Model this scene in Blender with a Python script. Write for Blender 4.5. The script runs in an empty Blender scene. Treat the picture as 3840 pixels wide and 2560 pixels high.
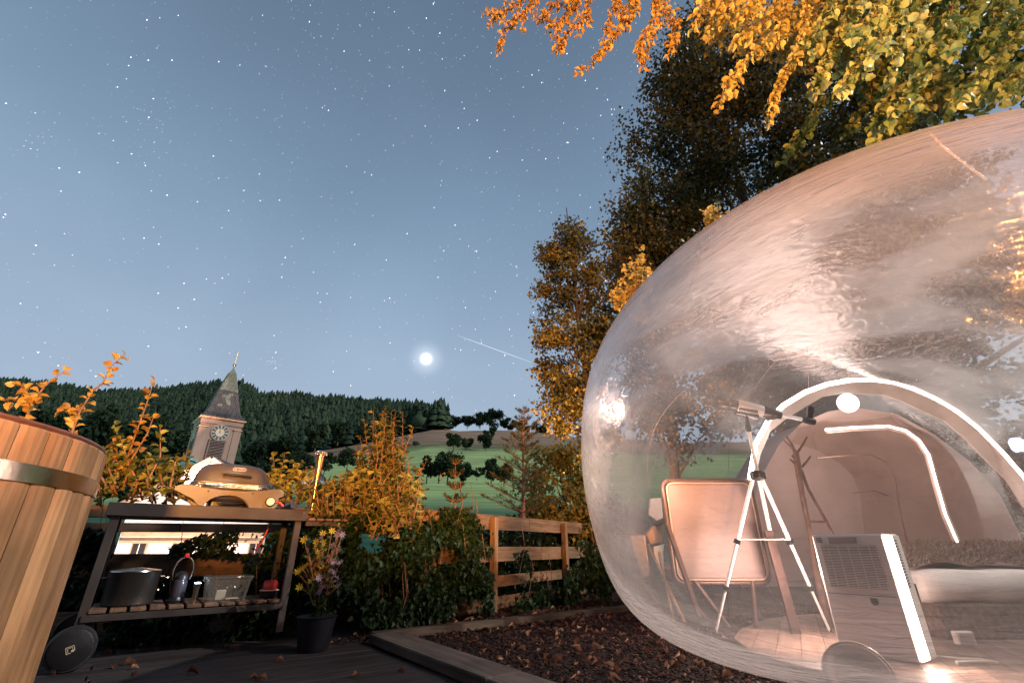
import bpy, bmesh, math, random
import numpy as np
from mathutils import Vector, Matrix, Quaternion
random.seed(7)
R = np.random.default_rng(11)
PI = math.pi
SC = bpy.context.scene
COL = SC.collection
# ------------------------------------------------------------------ camera
EYE = 0.66
PITCH = math.radians(24.2)
cam_d = bpy.data.cameras.new('camera')
cam_d.lens = 16.0; cam_d.sensor_width = 36.0
cam_d.clip_start = 0.02; cam_d.clip_end = 9000
cam = bpy.data.objects.new('camera', cam_d); COL.objects.link(cam)
cam.location = (0, 0, EYE); cam.rotation_euler = (PI / 2 + PITCH, 0, 0)
SC.camera = cam
# ------------------------------------------------------------------ world
MOON_EL, MOON_AZ = 34.0, 100.0            # moonlight: elevation, azimuth clockwise from +Y
world = bpy.data.worlds.new('World'); SC.world = world; world.use_nodes = True
wn = world.node_tree; wn.nodes.clear()
def wnode(t, **k):
    n = wn.nodes.new(t)
    for a, b in k.items(): setattr(n, a, b)
    return n
wo = wnode('ShaderNodeOutputWorld')
sky = wnode('ShaderNodeTexSky', sky_type='NISHITA', sun_disc=False)
sky.sun_elevation = math.radians(MOON_EL); sky.sun_rotation = math.radians(MOON_AZ)
bgs = wnode('ShaderNodeBackground'); bgs.inputs[1].default_value = 0.012
wn.links.new(sky.outputs[0], bgs.inputs[0])
tc = wnode('ShaderNodeTexCoord'); sep = wnode('ShaderNodeSeparateXYZ')
wn.links.new(tc.outputs['Generated'], sep.inputs[0])
ramp = wnode('ShaderNodeValToRGB')
cr = ramp.color_ramp
cr.elements[0].position = 0.0; cr.elements[0].color = (.42, .50, .60, 1)
cr.elements[1].position = 1.0; cr.elements[1].color = (.09, .13, .195, 1)
for p_, c_ in ((.36, (.325, .43, .565, 1)), (.5, (.250, .352, .482, 1)), (.65, (.182, .272, .388, 1)), (.8, (.135, .200, .290, 1)), (.9, (.108, .163, .240, 1))):
    e_ = cr.elements.new(p_); e_.color = c_
wn.links.new(sep.outputs[2], ramp.inputs[0])
skyn = wnode('ShaderNodeTexNoise'); skyn.inputs['Scale'].default_value = 2.2; skyn.inputs['Detail'].default_value = 3
wn.links.new(tc.outputs['Generated'], skyn.inputs[0])
mr = wnode('ShaderNodeMapRange'); mr.inputs[1].default_value = .3; mr.inputs[2].default_value = .7; mr.inputs[3].default_value = .93; mr.inputs[4].default_value = 1.07
wn.links.new(skyn.outputs[0], mr.inputs[0])
bgg = wnode('ShaderNodeBackground')
wn.links.new(ramp.outputs[0], bgg.inputs[0]); wn.links.new(mr.outputs[0], bgg.inputs[1])
add = wnode('ShaderNodeAddShader'); wn.links.new(bgs.outputs[0], add.inputs[0]); wn.links.new(bgg.outputs[0], add.inputs[1])
def pix_dir(u, v):
    x = (u - 1920) / 1707.; y = (1280 - v) / 1707.
    return Vector((x, math.cos(PITCH) - y * math.sin(PITCH), math.sin(PITCH) + y * math.cos(PITCH)))
def P(u, v, y):
    """the point of the line of sight u, v that lies y metres ahead"""
    d = pix_dir(u, v)
    return Vector((d.x / d.y * y, y, EYE + d.z / d.y * y))
def G(u, v, z=0.0):
    d = pix_dir(u, v); k = (z - EYE) / d.z
    return Vector((d.x * k, d.y * k, z))
# glow of the bright planet, haze and lens bloom painted into the sky
pdir = pix_dir(1598, 1345).normalized()
dotn = wnode('ShaderNodeVectorMath', operation='DOT_PRODUCT'); dotn.inputs[1].default_value = pdir
wn.links.new(tc.outputs['Generated'], dotn.inputs[0])
last = add
for a0, st, pw in ((3.0, .30, 2.2), (1.1, 1.1, 1.6)):
    m_ = wnode('ShaderNodeMapRange'); m_.inputs[1].default_value = math.cos(math.radians(a0)); m_.inputs[2].default_value = 1.0
    wn.links.new(dotn.outputs['Value'], m_.inputs[0])
    p2 = wnode('ShaderNodeMath', operation='POWER'); p2.inputs[1].default_value = pw * 1.6; wn.links.new(m_.outputs[0], p2.inputs[0])
    p3 = wnode('ShaderNodeMath', operation='MULTIPLY'); p3.inputs[1].default_value = st; wn.links.new(p2.outputs[0], p3.inputs[0])
    b_ = wnode('ShaderNodeBackground'); b_.inputs[0].default_value = (1, .98, .95, 1); wn.links.new(p3.outputs[0], b_.inputs[1])
    a_ = wnode('ShaderNodeAddShader'); wn.links.new(last.outputs[0], a_.inputs[0]); wn.links.new(b_.outputs[0], a_.inputs[1]); last = a_
wn.links.new(last.outputs[0], wo.inputs[0])
# ------------------------------------------------------------------ moonlight and lamps
def lamp(name, typ, loc, target, energy, color, **k):
    d = bpy.data.lights.new(name, typ); d.energy = energy; d.color = color
    for a, b in k.items(): setattr(d, a, b)
    o = bpy.data.objects.new(name, d); COL.objects.link(o); o.location = loc
    if target is not None:
        o.rotation_euler = (Vector(target) - Vector(loc)).to_track_quat('-Z', 'Y').to_euler()
    return o
lamp('tree_fill_uplight', 'SPOT', (.3, 10.0, .28), (4.8, 13.2, 8.6), 4800, (1, .46, .13), spot_size=math.radians(105), spot_blend=1.0, shadow_soft_size=.15)  # added fill that brightens the dark alders
az = math.radians(MOON_AZ); el = math.radians(MOON_EL)
mdir = Vector((math.sin(az) * math.cos(el), math.cos(az) * math.cos(el), math.sin(el)))
lamp('moon_light', 'SUN', mdir * 50, (0, 0, 0), 3.2, (1, .96, .88), angle=math.radians(.6))
LAMP = Vector((1.2, -5.6, 1.55))
lamp('street_lamp_light', 'SPOT', LAMP, (-1.4, 8, 5.2), 13500, (1, .40, .09), spot_size=math.radians(100), spot_blend=1.0, shadow_soft_size=.30)
lamp('leaf_fill_light', 'SPOT', (2.6, -1.3, .5), (4.2, 2.6, 6.8), 1500, (1, .84, .46), spot_size=math.radians(58), spot_blend=1.0, shadow_soft_size=.15)  # added fill for the pale leaves at the top right
SC.view_settings.view_transform = 'Standard'; SC.view_settings.look = 'None'
SC.view_settings.exposure = 0; SC.view_settings.gamma = 1; SC.view_settings.use_curve_mapping = False
cy = SC.cycles
cy.use_denoising = True; cy.use_adaptive_sampling = True; cy.adaptive_threshold = .02
cy.max_bounces = 7; cy.transparent_max_bounces = 24; cy.transmission_bounces = 5; cy.glossy_bounces = 3; cy.diffuse_bounces = 3
cy.caustics_reflective = False; cy.caustics_refractive = False; cy.sample_clamp_indirect = 4; cy.blur_glossy = .5

# ------------------------------------------------------------------ helpers
def link(o): COL.objects.link(o); return o
def tag(o, label=None, cat=None, group=None, kind=None):
    if label: o['label'] = label
    if cat: o['category'] = cat
    if group: o['group'] = group
    if kind: o['kind'] = kind
    return o
def thing(name, loc, label, cat, group=None):
    o = bpy.data.objects.new(name, None); link(o); o.location = Vector(loc); o.empty_display_size = .1
    return tag(o, label, cat, group)
def origin_of(o):
    l = Vector(o.location)
    return l
def attach(o, parent):
    if parent is not None:
        # all things are unrotated empties, and all meshes are modelled in world space
        root = parent
        o.parent = parent
        if parent.type == 'EMPTY': o.matrix_parent_inverse = Matrix.Translation(-Vector(parent.location))
        elif parent.parent is None: o.matrix_parent_inverse = parent.matrix_basis.inverted()
        else: o.matrix_parent_inverse = Matrix.Identity(4)
    return o
def pymesh(name, v, f, mat, parent=None, smooth=False, tint=None):
    me = bpy.data.meshes.new(name)
    me.from_pydata([tuple(map(float, p)) for p in v], [], [tuple(map(int, q)) for q in f]); me.update()
    if mat: me.materials.append(mat)
    if smooth: me.polygons.foreach_set('use_smooth', [True] * len(me.polygons))
    if tint is not None: set_tint(me, tint)
    o = bpy.data.objects.new(name, me); link(o)
    return attach(o, parent)
def set_tint(me, t):
    a = me.attributes.new('tint', 'FLOAT', 'FACE')
    n = len(me.polygons)
    a.data.foreach_set('value', np.full(n, t, dtype=np.float32) if np.isscalar(t) else np.asarray(t, dtype=np.float32))
def bm_obj(name, bm, mat, parent=None, smooth=False, angle=None):
    me = bpy.data.meshes.new(name); bm.normal_update(); bm.to_mesh(me); bm.free()
    if mat: me.materials.append(mat)
    if smooth:
        me.polygons.foreach_set('use_smooth', [True] * len(me.polygons))
        if angle: me.set_sharp_from_angle(angle=math.radians(angle))
    o = bpy.data.objects.new(name, me); link(o)
    return attach(o, parent)
def frame(z, up=Vector((0, 0, 1))):
    z = Vector(z).normalized()
    if abs(z.dot(up)) > .98: up = Vector((0, 1, 0))
    x = up.cross(z).normalized(); y = z.cross(x)
    return x, y, z
def add_box(bm, c, ax, size, bevel=0, taper=1):
    """box about c with axes ax (three vectors) and full sizes"""
    c = Vector(c); a = [Vector(q).normalized() for q in ax]; vs = []
    for k in (-1, 1):
        for j in (-1, 1):
            for i in (-1, 1):
                t = taper if k > 0 else 1
                vs.append(bm.verts.new(c + a[0] * i * size[0] / 2 * t + a[1] * j * size[1] / 2 * t + a[2] * k * size[2] / 2))
    fs = [bm.faces.new([vs[q] for q in ff]) for ff in ((0, 2, 3, 1), (4, 5, 7, 6), (0, 1, 5, 4), (2, 6, 7, 3), (0, 4, 6, 2), (1, 3, 7, 5))]
    if bevel:
        es = {e for f in fs for e in f.edges}
        bmesh.ops.bevel(bm, geom=list(es), offset=bevel, segments=1, profile=.7, affect='EDGES')
XYZ = (Vector((1, 0, 0)), Vector((0, 1, 0)), Vector((0, 0, 1)))
def box(name, c, size, mat, parent=None, ax=XYZ, bevel=0, taper=1):
    bm = bmesh.new(); add_box(bm, c, ax, size, bevel, taper)
    return bm_obj(name, bm, mat, parent)
def beam(name, a, b, w, h, mat, parent=None, bevel=0, up=Vector((0, 0, 1))):
    a, b = Vector(a), Vector(b); x, y, z = frame(b - a, up)
    return box(name, (a + b) / 2, (w, h, (b - a).length), mat, parent, (x, y, z), bevel)
def add_tube(bm, pts, rad, n=8, cap=True):
    pts = [Vector(p) for p in pts]
    if np.isscalar(rad): rad = [rad] * len(pts)
    rings = []; up = Vector((0, 0, 1)); px = None
    for i, p in enumerate(pts):
        d = (pts[min(i + 1, len(pts) - 1)] - pts[max(i - 1, 0)])
        if d.length < 1e-9: d = Vector((0, 0, 1))
        x, y, z = frame(d)
        if px is not None:
            x = (px - z * px.dot(z)).normalized(); y = z.cross(x)
        px = x
        rings.append([bm.verts.new(p + (x * math.cos(2 * PI * k / n) + y * math.sin(2 * PI * k / n)) * rad[i]) for k in range(n)])
    for a, b in zip(rings, rings[1:]):
        for k in range(n):
            bm.faces.new((a[k], a[(k + 1) % n], b[(k + 1) % n], b[k]))
    if cap:
        bm.faces.new(rings[0][::-1]); bm.faces.new(rings[-1])
def tube(name, pts, rad, mat, parent=None, n=8, smooth=True, cap=True):
    bm = bmesh.new(); add_tube(bm, pts, rad, n, cap)
    return bm_obj(name, bm, mat, parent, smooth, 50)
def add_lathe(bm, prof, c, axis=(0, 0, 1), n=24, cap=True):
    """profile of (radius, height) pairs turned about axis through c"""
    c = Vector(c); x, y, z = frame(axis)
    rings = [[bm.verts.new(c + z * h + (x * math.cos(2 * PI * k / n) + y * math.sin(2 * PI * k / n)) * max(r, 1e-4)) for k in range(n)] for r, h in prof]
    for a, b in zip(rings, rings[1:]):
        for k in range(n): bm.faces.new((a[k], a[(k + 1) % n], b[(k + 1) % n], b[k]))
    if cap:
        bm.faces.new(rings[0][::-1]); bm.faces.new(rings[-1])
def lathe(name, prof, c, mat, parent=None, axis=(0, 0, 1), n=24, cap=True, angle=35):
    bm = bmesh.new(); add_lathe(bm, prof, c, axis, n, cap)
    return bm_obj(name, bm, mat, parent, True, angle)
def add_prism(bm, outline, o, x, y, z, depth):
    """outline (list of 2-D points) in the plane o,x,y pushed depth along z"""
    a = [bm.verts.new(Vector(o) + x * p[0] + y * p[1]) for p in outline]
    b = [bm.verts.new(Vector(o) + x * p[0] + y * p[1] + z * depth) for p in outline]
    n = len(a)
    bm.faces.new(a[::-1]); bm.faces.new(b)
    for k in range(n): bm.faces.new((a[k], a[(k + 1) % n], b[(k + 1) % n], b[k]))
def prism(name, outline, o, x, y, z, depth, mat, parent=None, bevel=0):
    bm = bmesh.new(); add_prism(bm, outline, o, x, y, z, depth)
    if bevel: bmesh.ops.bevel(bm, geom=list(bm.edges), offset=bevel, segments=2, profile=.6, affect='EDGES')
    bmesh.ops.recalc_face_normals(bm, faces=list(bm.faces))
    return bm_obj(name, bm, mat, parent)
# ------------------------------------------------------------------ materials
MATS = {}
def nodes_of(name):
    m = bpy.data.materials.new(name); m.use_nodes = True; m.node_tree.nodes.clear()
    MATS[name] = m
    return m, m.node_tree.nodes, m.node_tree.links
def mat(name, c, rough=.6, metal=0., var=.25, scale=8., bump=.15, bscale=40., stretch=(1, 1, 1), c2=None, emit=None, spec=.5):
    m, N, L = nodes_of(name)
    out = N.new('ShaderNodeOutputMaterial'); b = N.new('ShaderNodeBsdfPrincipled'); L.new(b.outputs[0], out.inputs[0])
    b.inputs['Roughness'].default_value = rough; b.inputs['Metallic'].default_value = metal
    b.inputs['Specular IOR Level'].default_value = spec
    t = N.new('ShaderNodeTexCoord'); mp = N.new('ShaderNodeMapping'); mp.inputs['Scale'].default_value = stretch
    L.new(t.outputs['Object'], mp.inputs[0])
    n = N.new('ShaderNodeTexNoise'); n.inputs['Scale'].default_value = scale; n.inputs['Detail'].default_value = 6
    L.new(mp.outputs[0], n.inputs[0])
    r = N.new('ShaderNodeValToRGB'); r.color_ramp.elements[0].position = .32; r.color_ramp.elements[1].position = .68
    c2 = c2 or tuple(q * (1 - var) for q in c)
    r.color_ramp.elements[0].color = (*c2, 1); r.color_ramp.elements[1].color = (*[min(1, q * (1 + var * .5)) for q in c], 1)
    L.new(n.outputs[0], r.inputs[0])
    oi = N.new('ShaderNodeObjectInfo'); hv = N.new('ShaderNodeHueSaturation')
    mm = N.new('ShaderNodeMapRange'); mm.inputs[3].default_value = 1 - var * .5; mm.inputs[4].default_value = 1 + var * .5
    L.new(oi.outputs['Random'], mm.inputs[0]); L.new(mm.outputs[0], hv.inputs['Value']); L.new(r.outputs[0], hv.inputs['Color'])
    L.new(hv.outputs[0], b.inputs['Base Color'])
    if bump:
        n2 = N.new('ShaderNodeTexNoise'); n2.inputs['Scale'].default_value = bscale; n2.inputs['Detail'].default_value = 4
        L.new(mp.outputs[0], n2.inputs[0])
        bp = N.new('ShaderNodeBump'); bp.inputs['Strength'].default_value = bump; bp.inputs['Distance'].default_value = .01
        L.new(n2.outputs[0], bp.inputs['Height']); L.new(bp.outputs[0], b.inputs['Normal'])
        rr = N.new('ShaderNodeMapRange'); rr.inputs[3].default_value = max(0, rough - .12); rr.inputs[4].default_value = min(1, rough + .12)
        L.new(n.outputs[0], rr.inputs[0]); L.new(rr.outputs[0], b.inputs['Roughness'])
    if emit:
        b.inputs['Emission Color'].default_value = (*emit[0], 1); b.inputs['Emission Strength'].default_value = emit[1]
    return m
def wood(name, c, c2, dirv=(1, 0, 0), rough=.6, grain=26., knots=True, bump=.35):
    """plank wood whose grain runs along dirv"""
    m, N, L = nodes_of(name)
    out = N.new('ShaderNodeOutputMaterial'); b = N.new('ShaderNodeBsdfPrincipled'); L.new(b.outputs[0], out.inputs[0])
    t = N.new('ShaderNodeTexCoord')
    # turn the grain direction to X, then squeeze it
    d = Vector(dirv).normalized(); q = d.rotation_difference(Vector((1, 0, 0))).to_euler()
    mr_ = N.new('ShaderNodeMapping'); mr_.inputs['Rotation'].default_value = q; L.new(t.outputs['Object'], mr_.inputs[0])
    oi = N.new('ShaderNodeObjectInfo')
    off = N.new('ShaderNodeVectorMath'); off.operation = 'SCALE'; off.inputs[0].default_value = (37, 17, 53); L.new(oi.outputs['Random'], off.inputs['Scale'])
    ad = N.new('ShaderNodeVectorMath'); ad.operation = 'ADD'; L.new(mr_.outputs[0], ad.inputs[0]); L.new(off.outputs[0], ad.inputs[1])
    mp = N.new('ShaderNodeMapping'); mp.inputs['Scale'].default_value = (.07, 1, 1); L.new(ad.outputs[0], mp.inputs[0])
    n = N.new('ShaderNodeTexNoise'); n.inputs['Scale'].default_value = grain; n.inputs['Detail'].default_value = 8; n.inputs['Distortion'].default_value = .6
    L.new(mp.outputs[0], n.inputs[0])
    n3 = N.new('ShaderNodeTexNoise'); n3.inputs['Scale'].default_value = grain * 4; n3.inputs['Detail'].default_value = 4; L.new(mp.outputs[0], n3.inputs[0])
    mx = N.new('ShaderNodeMix'); mx.data_type = 'FLOAT'; mx.inputs[0].default_value = .35
    L.new(n.outputs[0], mx.inputs[2]); L.new(n3.outputs[0], mx.inputs[3])
    r = N.new('ShaderNodeValToRGB'); r.color_ramp.elements[0].position = .36; r.color_ramp.elements[1].position = .62
    r.color_ramp.elements[0].color = (*c2, 1); r.color_ramp.elements[1].color = (*c, 1)
    L.new(mx.outputs[0], r.inputs[0])
    col = r.outputs[0]
    n4 = N.new('ShaderNodeTexNoise'); n4.inputs['Scale'].default_value = 2.3; n4.inputs['Detail'].default_value = 3; L.new(ad.outputs[0], n4.inputs[0])
    st = N.new('ShaderNodeMapRange'); st.inputs[1].default_value = .35; st.inputs[2].default_value = .7; st.inputs[3].default_value = .62; st.inputs[4].default_value = 1.15
    L.new(n4.outputs[0], st.inputs[0])
    hv = N.new('ShaderNodeHueSaturation'); L.new(st.outputs[0], hv.inputs['Value']); L.new(col, hv.inputs['Color']); col = hv.outputs[0]
    if knots:
        vo = N.new('ShaderNodeTexVoronoi'); vo.inputs['Scale'].default_value = 3.2
        mk = N.new('ShaderNodeMapping'); mk.inputs['Scale'].default_value = (.6, 1.3, 1.3); L.new(ad.outputs[0], mk.inputs[0]); L.new(mk.outputs[0], vo.inputs[0])
        kr = N.new('ShaderNodeValToRGB'); kr.color_ramp.elements[0].position = .03; kr.color_ramp.elements[1].position = .085
        L.new(vo.outputs['Distance'], kr.inputs[0])
        km = N.new('ShaderNodeMix'); km.data_type = 'RGBA'; L.new(kr.outputs[0], km.inputs[0]); km.inputs[6].default_value = (*[q * .35 for q in c2], 1); L.new(col, km.inputs[7]); col = km.outputs[2]
    h2 = N.new('ShaderNodeHueSaturation'); m5 = N.new('ShaderNodeMapRange'); m5.inputs[3].default_value = .85; m5.inputs[4].default_value = 1.12
    L.new(oi.outputs['Random'], m5.inputs[0]); L.new(m5.outputs[0], h2.inputs['Value']); L.new(col, h2.inputs['Color'])
    L.new(h2.outputs[0], b.inputs['Base Color'])
    bp = N.new('ShaderNodeBump'); bp.inputs['Strength'].default_value = bump; bp.inputs['Distance'].default_value = .004
    L.new(mx.outputs[0], bp.inputs['Height']); L.new(bp.outputs[0], b.inputs['Normal'])
    b.inputs['Roughness'].default_value = rough; b.inputs['Specular IOR Level'].default_value = .3
    return m
def leafmat(name, cols, trans=.35, rough=.5, spec=.3):
    m, N, L = nodes_of(name)
    out = N.new('ShaderNodeOutputMaterial')
    at = N.new('ShaderNodeAttribute'); at.attribute_name = 'tint'
    r = N.new('ShaderNodeValToRGB'); cr_ = r.color_ramp
    cr_.elements[0].position = 0; cr_.elements[1].position = 1
    for i in range(1, len(cols) - 1): cr_.elements.new(i / (len(cols) - 1))
    for e, c in zip(cr_.elements, cols): e.color = (*c, 1)
    L.new(at.outputs['Fac'], r.inputs[0])
    b = N.new('ShaderNodeBsdfPrincipled'); b.inputs['Roughness'].default_value = rough; b.inputs['Specular IOR Level'].default_value = spec
    tr = N.new('ShaderNodeBsdfTranslucent'); mx = N.new('ShaderNodeMixShader'); mx.inputs[0].default_value = trans
    L.new(r.outputs[0], b.inputs['Base Color']); L.new(r.outputs[0], tr.inputs[0])
    L.new(b.outputs[0], mx.inputs[1]); L.new(tr.outputs[0], mx.inputs[2]); L.new(mx.outputs[0], out.inputs[0])
    return m
def emitmat(name, c, s, sampling='AUTO'):
    m, N, L = nodes_of(name)
    out = N.new('ShaderNodeOutputMaterial'); e = N.new('ShaderNodeEmission'); e.inputs[0].default_value = (*c, 1); e.inputs[1].default_value = s
    L.new(e.outputs[0], out.inputs[0])
    m.cycles.emission_sampling = sampling
    return m
EX = Vector((.8, .6, 0)); EY = Vector((-.6, .8, 0)); EZ = Vector((0, 0, 1))
M_deck = wood('deck_wood', (.045, .033, .034), (.016, .012, .013), EX, .75)
M_timber = wood('edging_wood', (.16, .125, .11), (.075, .055, .045), (-.6, .8, 0), .8)
M_timber2 = wood('edging_wood_long', (.11, .08, .06), (.05, .035, .025), EX, .8)
M_stave = wood('larch_stave', (.46, .25, .125), (.30, .15, .068), (0, 0, 1), .55, 22.)
M_fence = wood('fence_wood', (.25, .15, .085), (.11, .058, .03), (.55, .83, 0), .75, 20.)
M_fence2 = wood('fence_wood_left', (.26, .16, .10), (.12, .07, .04), (.97, .24, 0), .75, 20.)
M_post = wood('post_wood', (.27, .17, .10), (.14, .08, .04), (0, 0, 1), .75, 20.)
M_steel = mat('hoop_steel', (.55, .5, .45), .22, 1., .15, 5., .05, 30.)
M_cart = mat('painted_steel', (.055, .043, .04), .45, .2, .2, 6., .1)
M_slat = wood('cart_slat_wood', (.25, .14, .085), (.12, .06, .035), EY, .7)
M_grill = mat('grill_cast_aluminium', (.17, .15, .135), .42, .55, .15, 5., .12, 160.)
M_grilld = mat('grill_dark_plastic', (.03, .026, .024), .4, 0, .2)
M_foil = mat('aluminium_foil', (.8, .78, .75), .2, 1., .1, 20., 1.0, 60.)
M_black = mat('black_plastic', (.012, .012, .014), .35, 0, .3)
M_rubber = mat('wheel_rubber', (.014, .014, .016), .6, 0, .3)
M_white = mat('white_plastic', (.72, .64, .60), .35, 0, .06, 6, .02)
M_alu = mat('tripod_aluminium', (.92, .90, .88), .3, .1, .05)
M_red = mat('red_enamel', (.45, .02, .02), .3, 0, .2)
M_hose = mat('red_rubber_hose', (.55, .06, .05), .45, 0, .2)
M_copper = mat('copper_pipe', (.62, .30, .16), .3, 1., .25, 12)
M_bark = mat('bark', (.13, .09, .06), .85, 0, .5, 30, .8, 60)
M_twig = mat('twig_bark', (.22, .12, .075), .8, 0, .4, 30, .4)

# ------------------------------------------------------------------ scattering of small pieces
LEAF_V = np.array([(0, 0, 0), (-.22, .20, .09), (-.29, .48, .12), (-.16, .80, .02), (0, 1.04, -.20), (.13, .80, .04), (.27, .50, .13), (.23, .22, .08), (0, .5, -.03)])
LEAF_F = [(0, 8, 1), (1, 8, 2), (2, 8, 3), (3, 8, 4), (4, 8, 5), (5, 8, 6), (6, 8, 7), (7, 8, 0)]
ROUND_V = LEAF_V * np.array([1.45, .95, 1.4]); ROUND_V[3, 0] = -.3; ROUND_V[5, 0] = .3; ROUND_V[4, 1] = .98
IVY_V = np.array([(0, .05, 0), (-.32, -.08, .02), (-.42, .25, .05), (-.25, .38, .02), (-.22, .66, .03), (0, 1, -.05), (.22, .66, .03), (.25, .38, .02), (.42, .25, .05), (.32, -.08, .02), (0, .35, -.04)])
IVY_F = [(i, 10, i + 1) for i in range(9)] + [(9, 10, 0)]
QUAD_V = np.array([(0, 0, 0), (-.36, .45, .08), (0, 1, -.04), (.36, .45, .08)]); QUAD_F = [(0, 3, 1), (3, 2, 1)]
def rot_mats(dirs, roll):
    """matrices whose +Y is dirs and whose normal is rolled about it"""
    d = dirs / np.linalg.norm(dirs, axis=1)[:, None]
    up = np.tile(np.array([0, 0, 1.]), (len(d), 1)); bad = np.abs(d[:, 2]) > .97; up[bad] = (1, 0, 0)
    x = np.cross(d, up); x /= np.linalg.norm(x, axis=1)[:, None]; z = np.cross(x, d)
    c, s = np.cos(roll)[:, None], np.sin(roll)[:, None]
    x2 = x * c + z * s; z2 = -x * s + z * c
    return np.stack([x2, d, z2], axis=2)
def scatter_mesh(name, tv, tf, pos, mats3, scale, tint, material, parent=None, kind='stuff', smooth=False):
    n = len(pos); tv = np.asarray(tv, float)
    V = np.einsum('nij,kj->nki', mats3, tv) * np.asarray(scale)[:, None, None] + np.asarray(pos)[:, None, :]
    k = len(tv); V = V.reshape(-1, 3)
    nf = len(tf); F = np.array(sum([list(q) for q in tf], []), dtype=np.int64); ls = np.array([len(q) for q in tf])
    allv = (np.tile(F, n) + np.repeat(np.arange(n) * k, len(F))).astype(np.int32)
    tot = np.tile(ls, n).astype(np.int32); st = np.concatenate([[0], np.cumsum(tot)[:-1]]).astype(np.int32)
    me = bpy.data.meshes.new(name)
    me.vertices.add(len(V)); me.vertices.foreach_set('co', V.astype(np.float32).ravel())
    me.loops.add(len(allv)); me.loops.foreach_set('vertex_index', allv)
    me.polygons.add(len(tot)); me.polygons.foreach_set('loop_start', st); me.polygons.foreach_set('loop_total', tot)
    if smooth: me.polygons.foreach_set('use_smooth', np.ones(len(tot), bool))
    me.update(calc_edges=True); me.materials.append(material)
    set_tint(me, np.repeat(np.asarray(tint, float), nf))
    o = bpy.data.objects.new(name, me); link(o); attach(o, parent)
    if kind: o['kind'] = kind
    return o
def place_leaves(parent, tv, tf, pos, dirs, roll, scale, tint, material, nobj=300, name='leaf'):
    """the nearest nobj pieces become parts of their own, the rest one part"""
    pos = np.asarray(pos); n = len(pos)
    m3 = rot_mats(np.asarray(dirs), roll)
    dist = np.linalg.norm(pos - np.array([0, 0, EYE]), axis=1) / np.asarray(scale)
    order = np.argsort(dist); near, rest = order[:nobj], order[nobj:]
    key = (id(tv), material.name)
    if key not in LEAFMESH:
        LEAFMESH[key] = []
        for k in range(8):
            me = bpy.data.meshes.new(name); me.from_pydata([tuple(q) for q in tv], [], tf); me.materials.append(material); set_tint(me, (k + .5) / 8)
            LEAFMESH[key].append(me)
    pl = Vector(parent.location)
    for i in near:
        o = bpy.data.objects.new(name, LEAFMESH[key][int(min(.999, max(0, tint[i])) * 8)])
        mw = Matrix.Translation(Vector(pos[i])) @ Matrix(m3[i].tolist()).to_4x4() @ Matrix.Scale(float(scale[i]), 4)
        o.parent = parent; o.matrix_parent_inverse = Matrix.Translation(-pl); o.matrix_basis = mw
        COL.objects.link(o)
    if len(rest):
        scatter_mesh('foliage', tv, tf, pos[rest], m3[rest], np.asarray(scale)[rest], np.asarray(tint)[rest], material, parent)
LEAFMESH = {}
def unit(n):
    v = R.normal(size=(n, 3)); return v / np.linalg.norm(v, axis=1)[:, None]

# ------------------------------------------------------------------ terrain
def ip(x, xs, ys): return np.interp(x, xs, ys)
RIDGE_U = [-2600, 0, 375, 540, 785, 880, 965, 1140, 1300, 1500, 1640, 1670, 1760, 1860, 1960, 2100, 2400, 3000, 6400]
RIDGE_V = [1400, 1416, 1462, 1456, 1424, 1430, 1472, 1480, 1496, 1518, 1550, 1588, 1600, 1592, 1612, 1630, 1630, 1600, 1500]
FOOT_U = [-2600, 0, 700, 1140, 1300, 1500, 1640, 1700, 1900, 2200, 6400]
FOOT_V = [1850, 1840, 1800, 1690, 1662, 1622, 1596, 1608, 1614, 1640, 1640]
def s_of_v(v):
    y = (1280 - np.asarray(v, float)) / 1707
    return (math.sin(PITCH) + y * math.cos(PITCH)) / (math.cos(PITCH) - y * math.sin(PITCH))
def terrain(x, y):
    """ground height at x, y (metres)"""
    x = np.asarray(x, float); y = np.asarray(y, float)
    r = np.hypot(x, y); ph = np.arctan2(x, y); pc = np.clip(ph, -1.08, 1.08)
    t = np.tan(pc); u = 1920 + t * 1668
    cosf = np.cos(pc)
    yy = r * cosf                                    # depth along the view for this bearing
    sr = s_of_v(ip(u, RIDGE_U, RIDGE_V)); sf = s_of_v(ip(u, FOOT_U, FOOT_V))
    rd = ip(u, [0, 900, 1400, 1640, 1720, 6400], [1150, 1050, 800, 560, 430, 430])   # distance of the ridge
    z = ip(yy, [0, 9.5, 14, 28, 50, 75], [0, 0, -1.2, -5.2, -7.6, -6.5]) - .0
    far = yy * 0
    z100, z170, z260, z360 = 100 * .012, 170 * .085, 260 * np.minimum(.155, sf - .02), 370 * sf
    zr = rd * sr - 16
    k = yy
    zz = np.where(k < 75, z, 0)
    zz = np.where((k >= 75) & (k < 100), -6.5 + (k - 75) / 25 * (z100 + 6.5), zz)
    zz = np.where((k >= 100) & (k < 170), z100 + (k - 100) / 70 * (z170 - z100), zz)
    zz = np.where((k >= 170) & (k < 260), z170 + (k - 170) / 90 * (z260 - z170), zz)
    zz = np.where((k >= 260) & (k < 370), z260 + (k - 260) / 110 * (z360 - z260), zz)
    zz = np.where((k >= 370) & (k < rd), z360 + (k - 370) / (rd - 370) * (zr - z360), zz)
    zz = np.where(k >= rd, zr - (k - rd) * .12, zz)
    rough = (np.sin(x * .021 + 1.3) * np.cos(y * .017) * 2.2 + np.sin(x * .05) * np.sin(y * .043) * .8) * np.clip((k - 110) / 150, 0, 1)
    back = np.clip((np.abs(ph) - 1.2) / .6, 0, 1)
    return (zz + rough) * (1 - back) + back * np.clip((r - 12) * .05, 0, 60)
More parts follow.
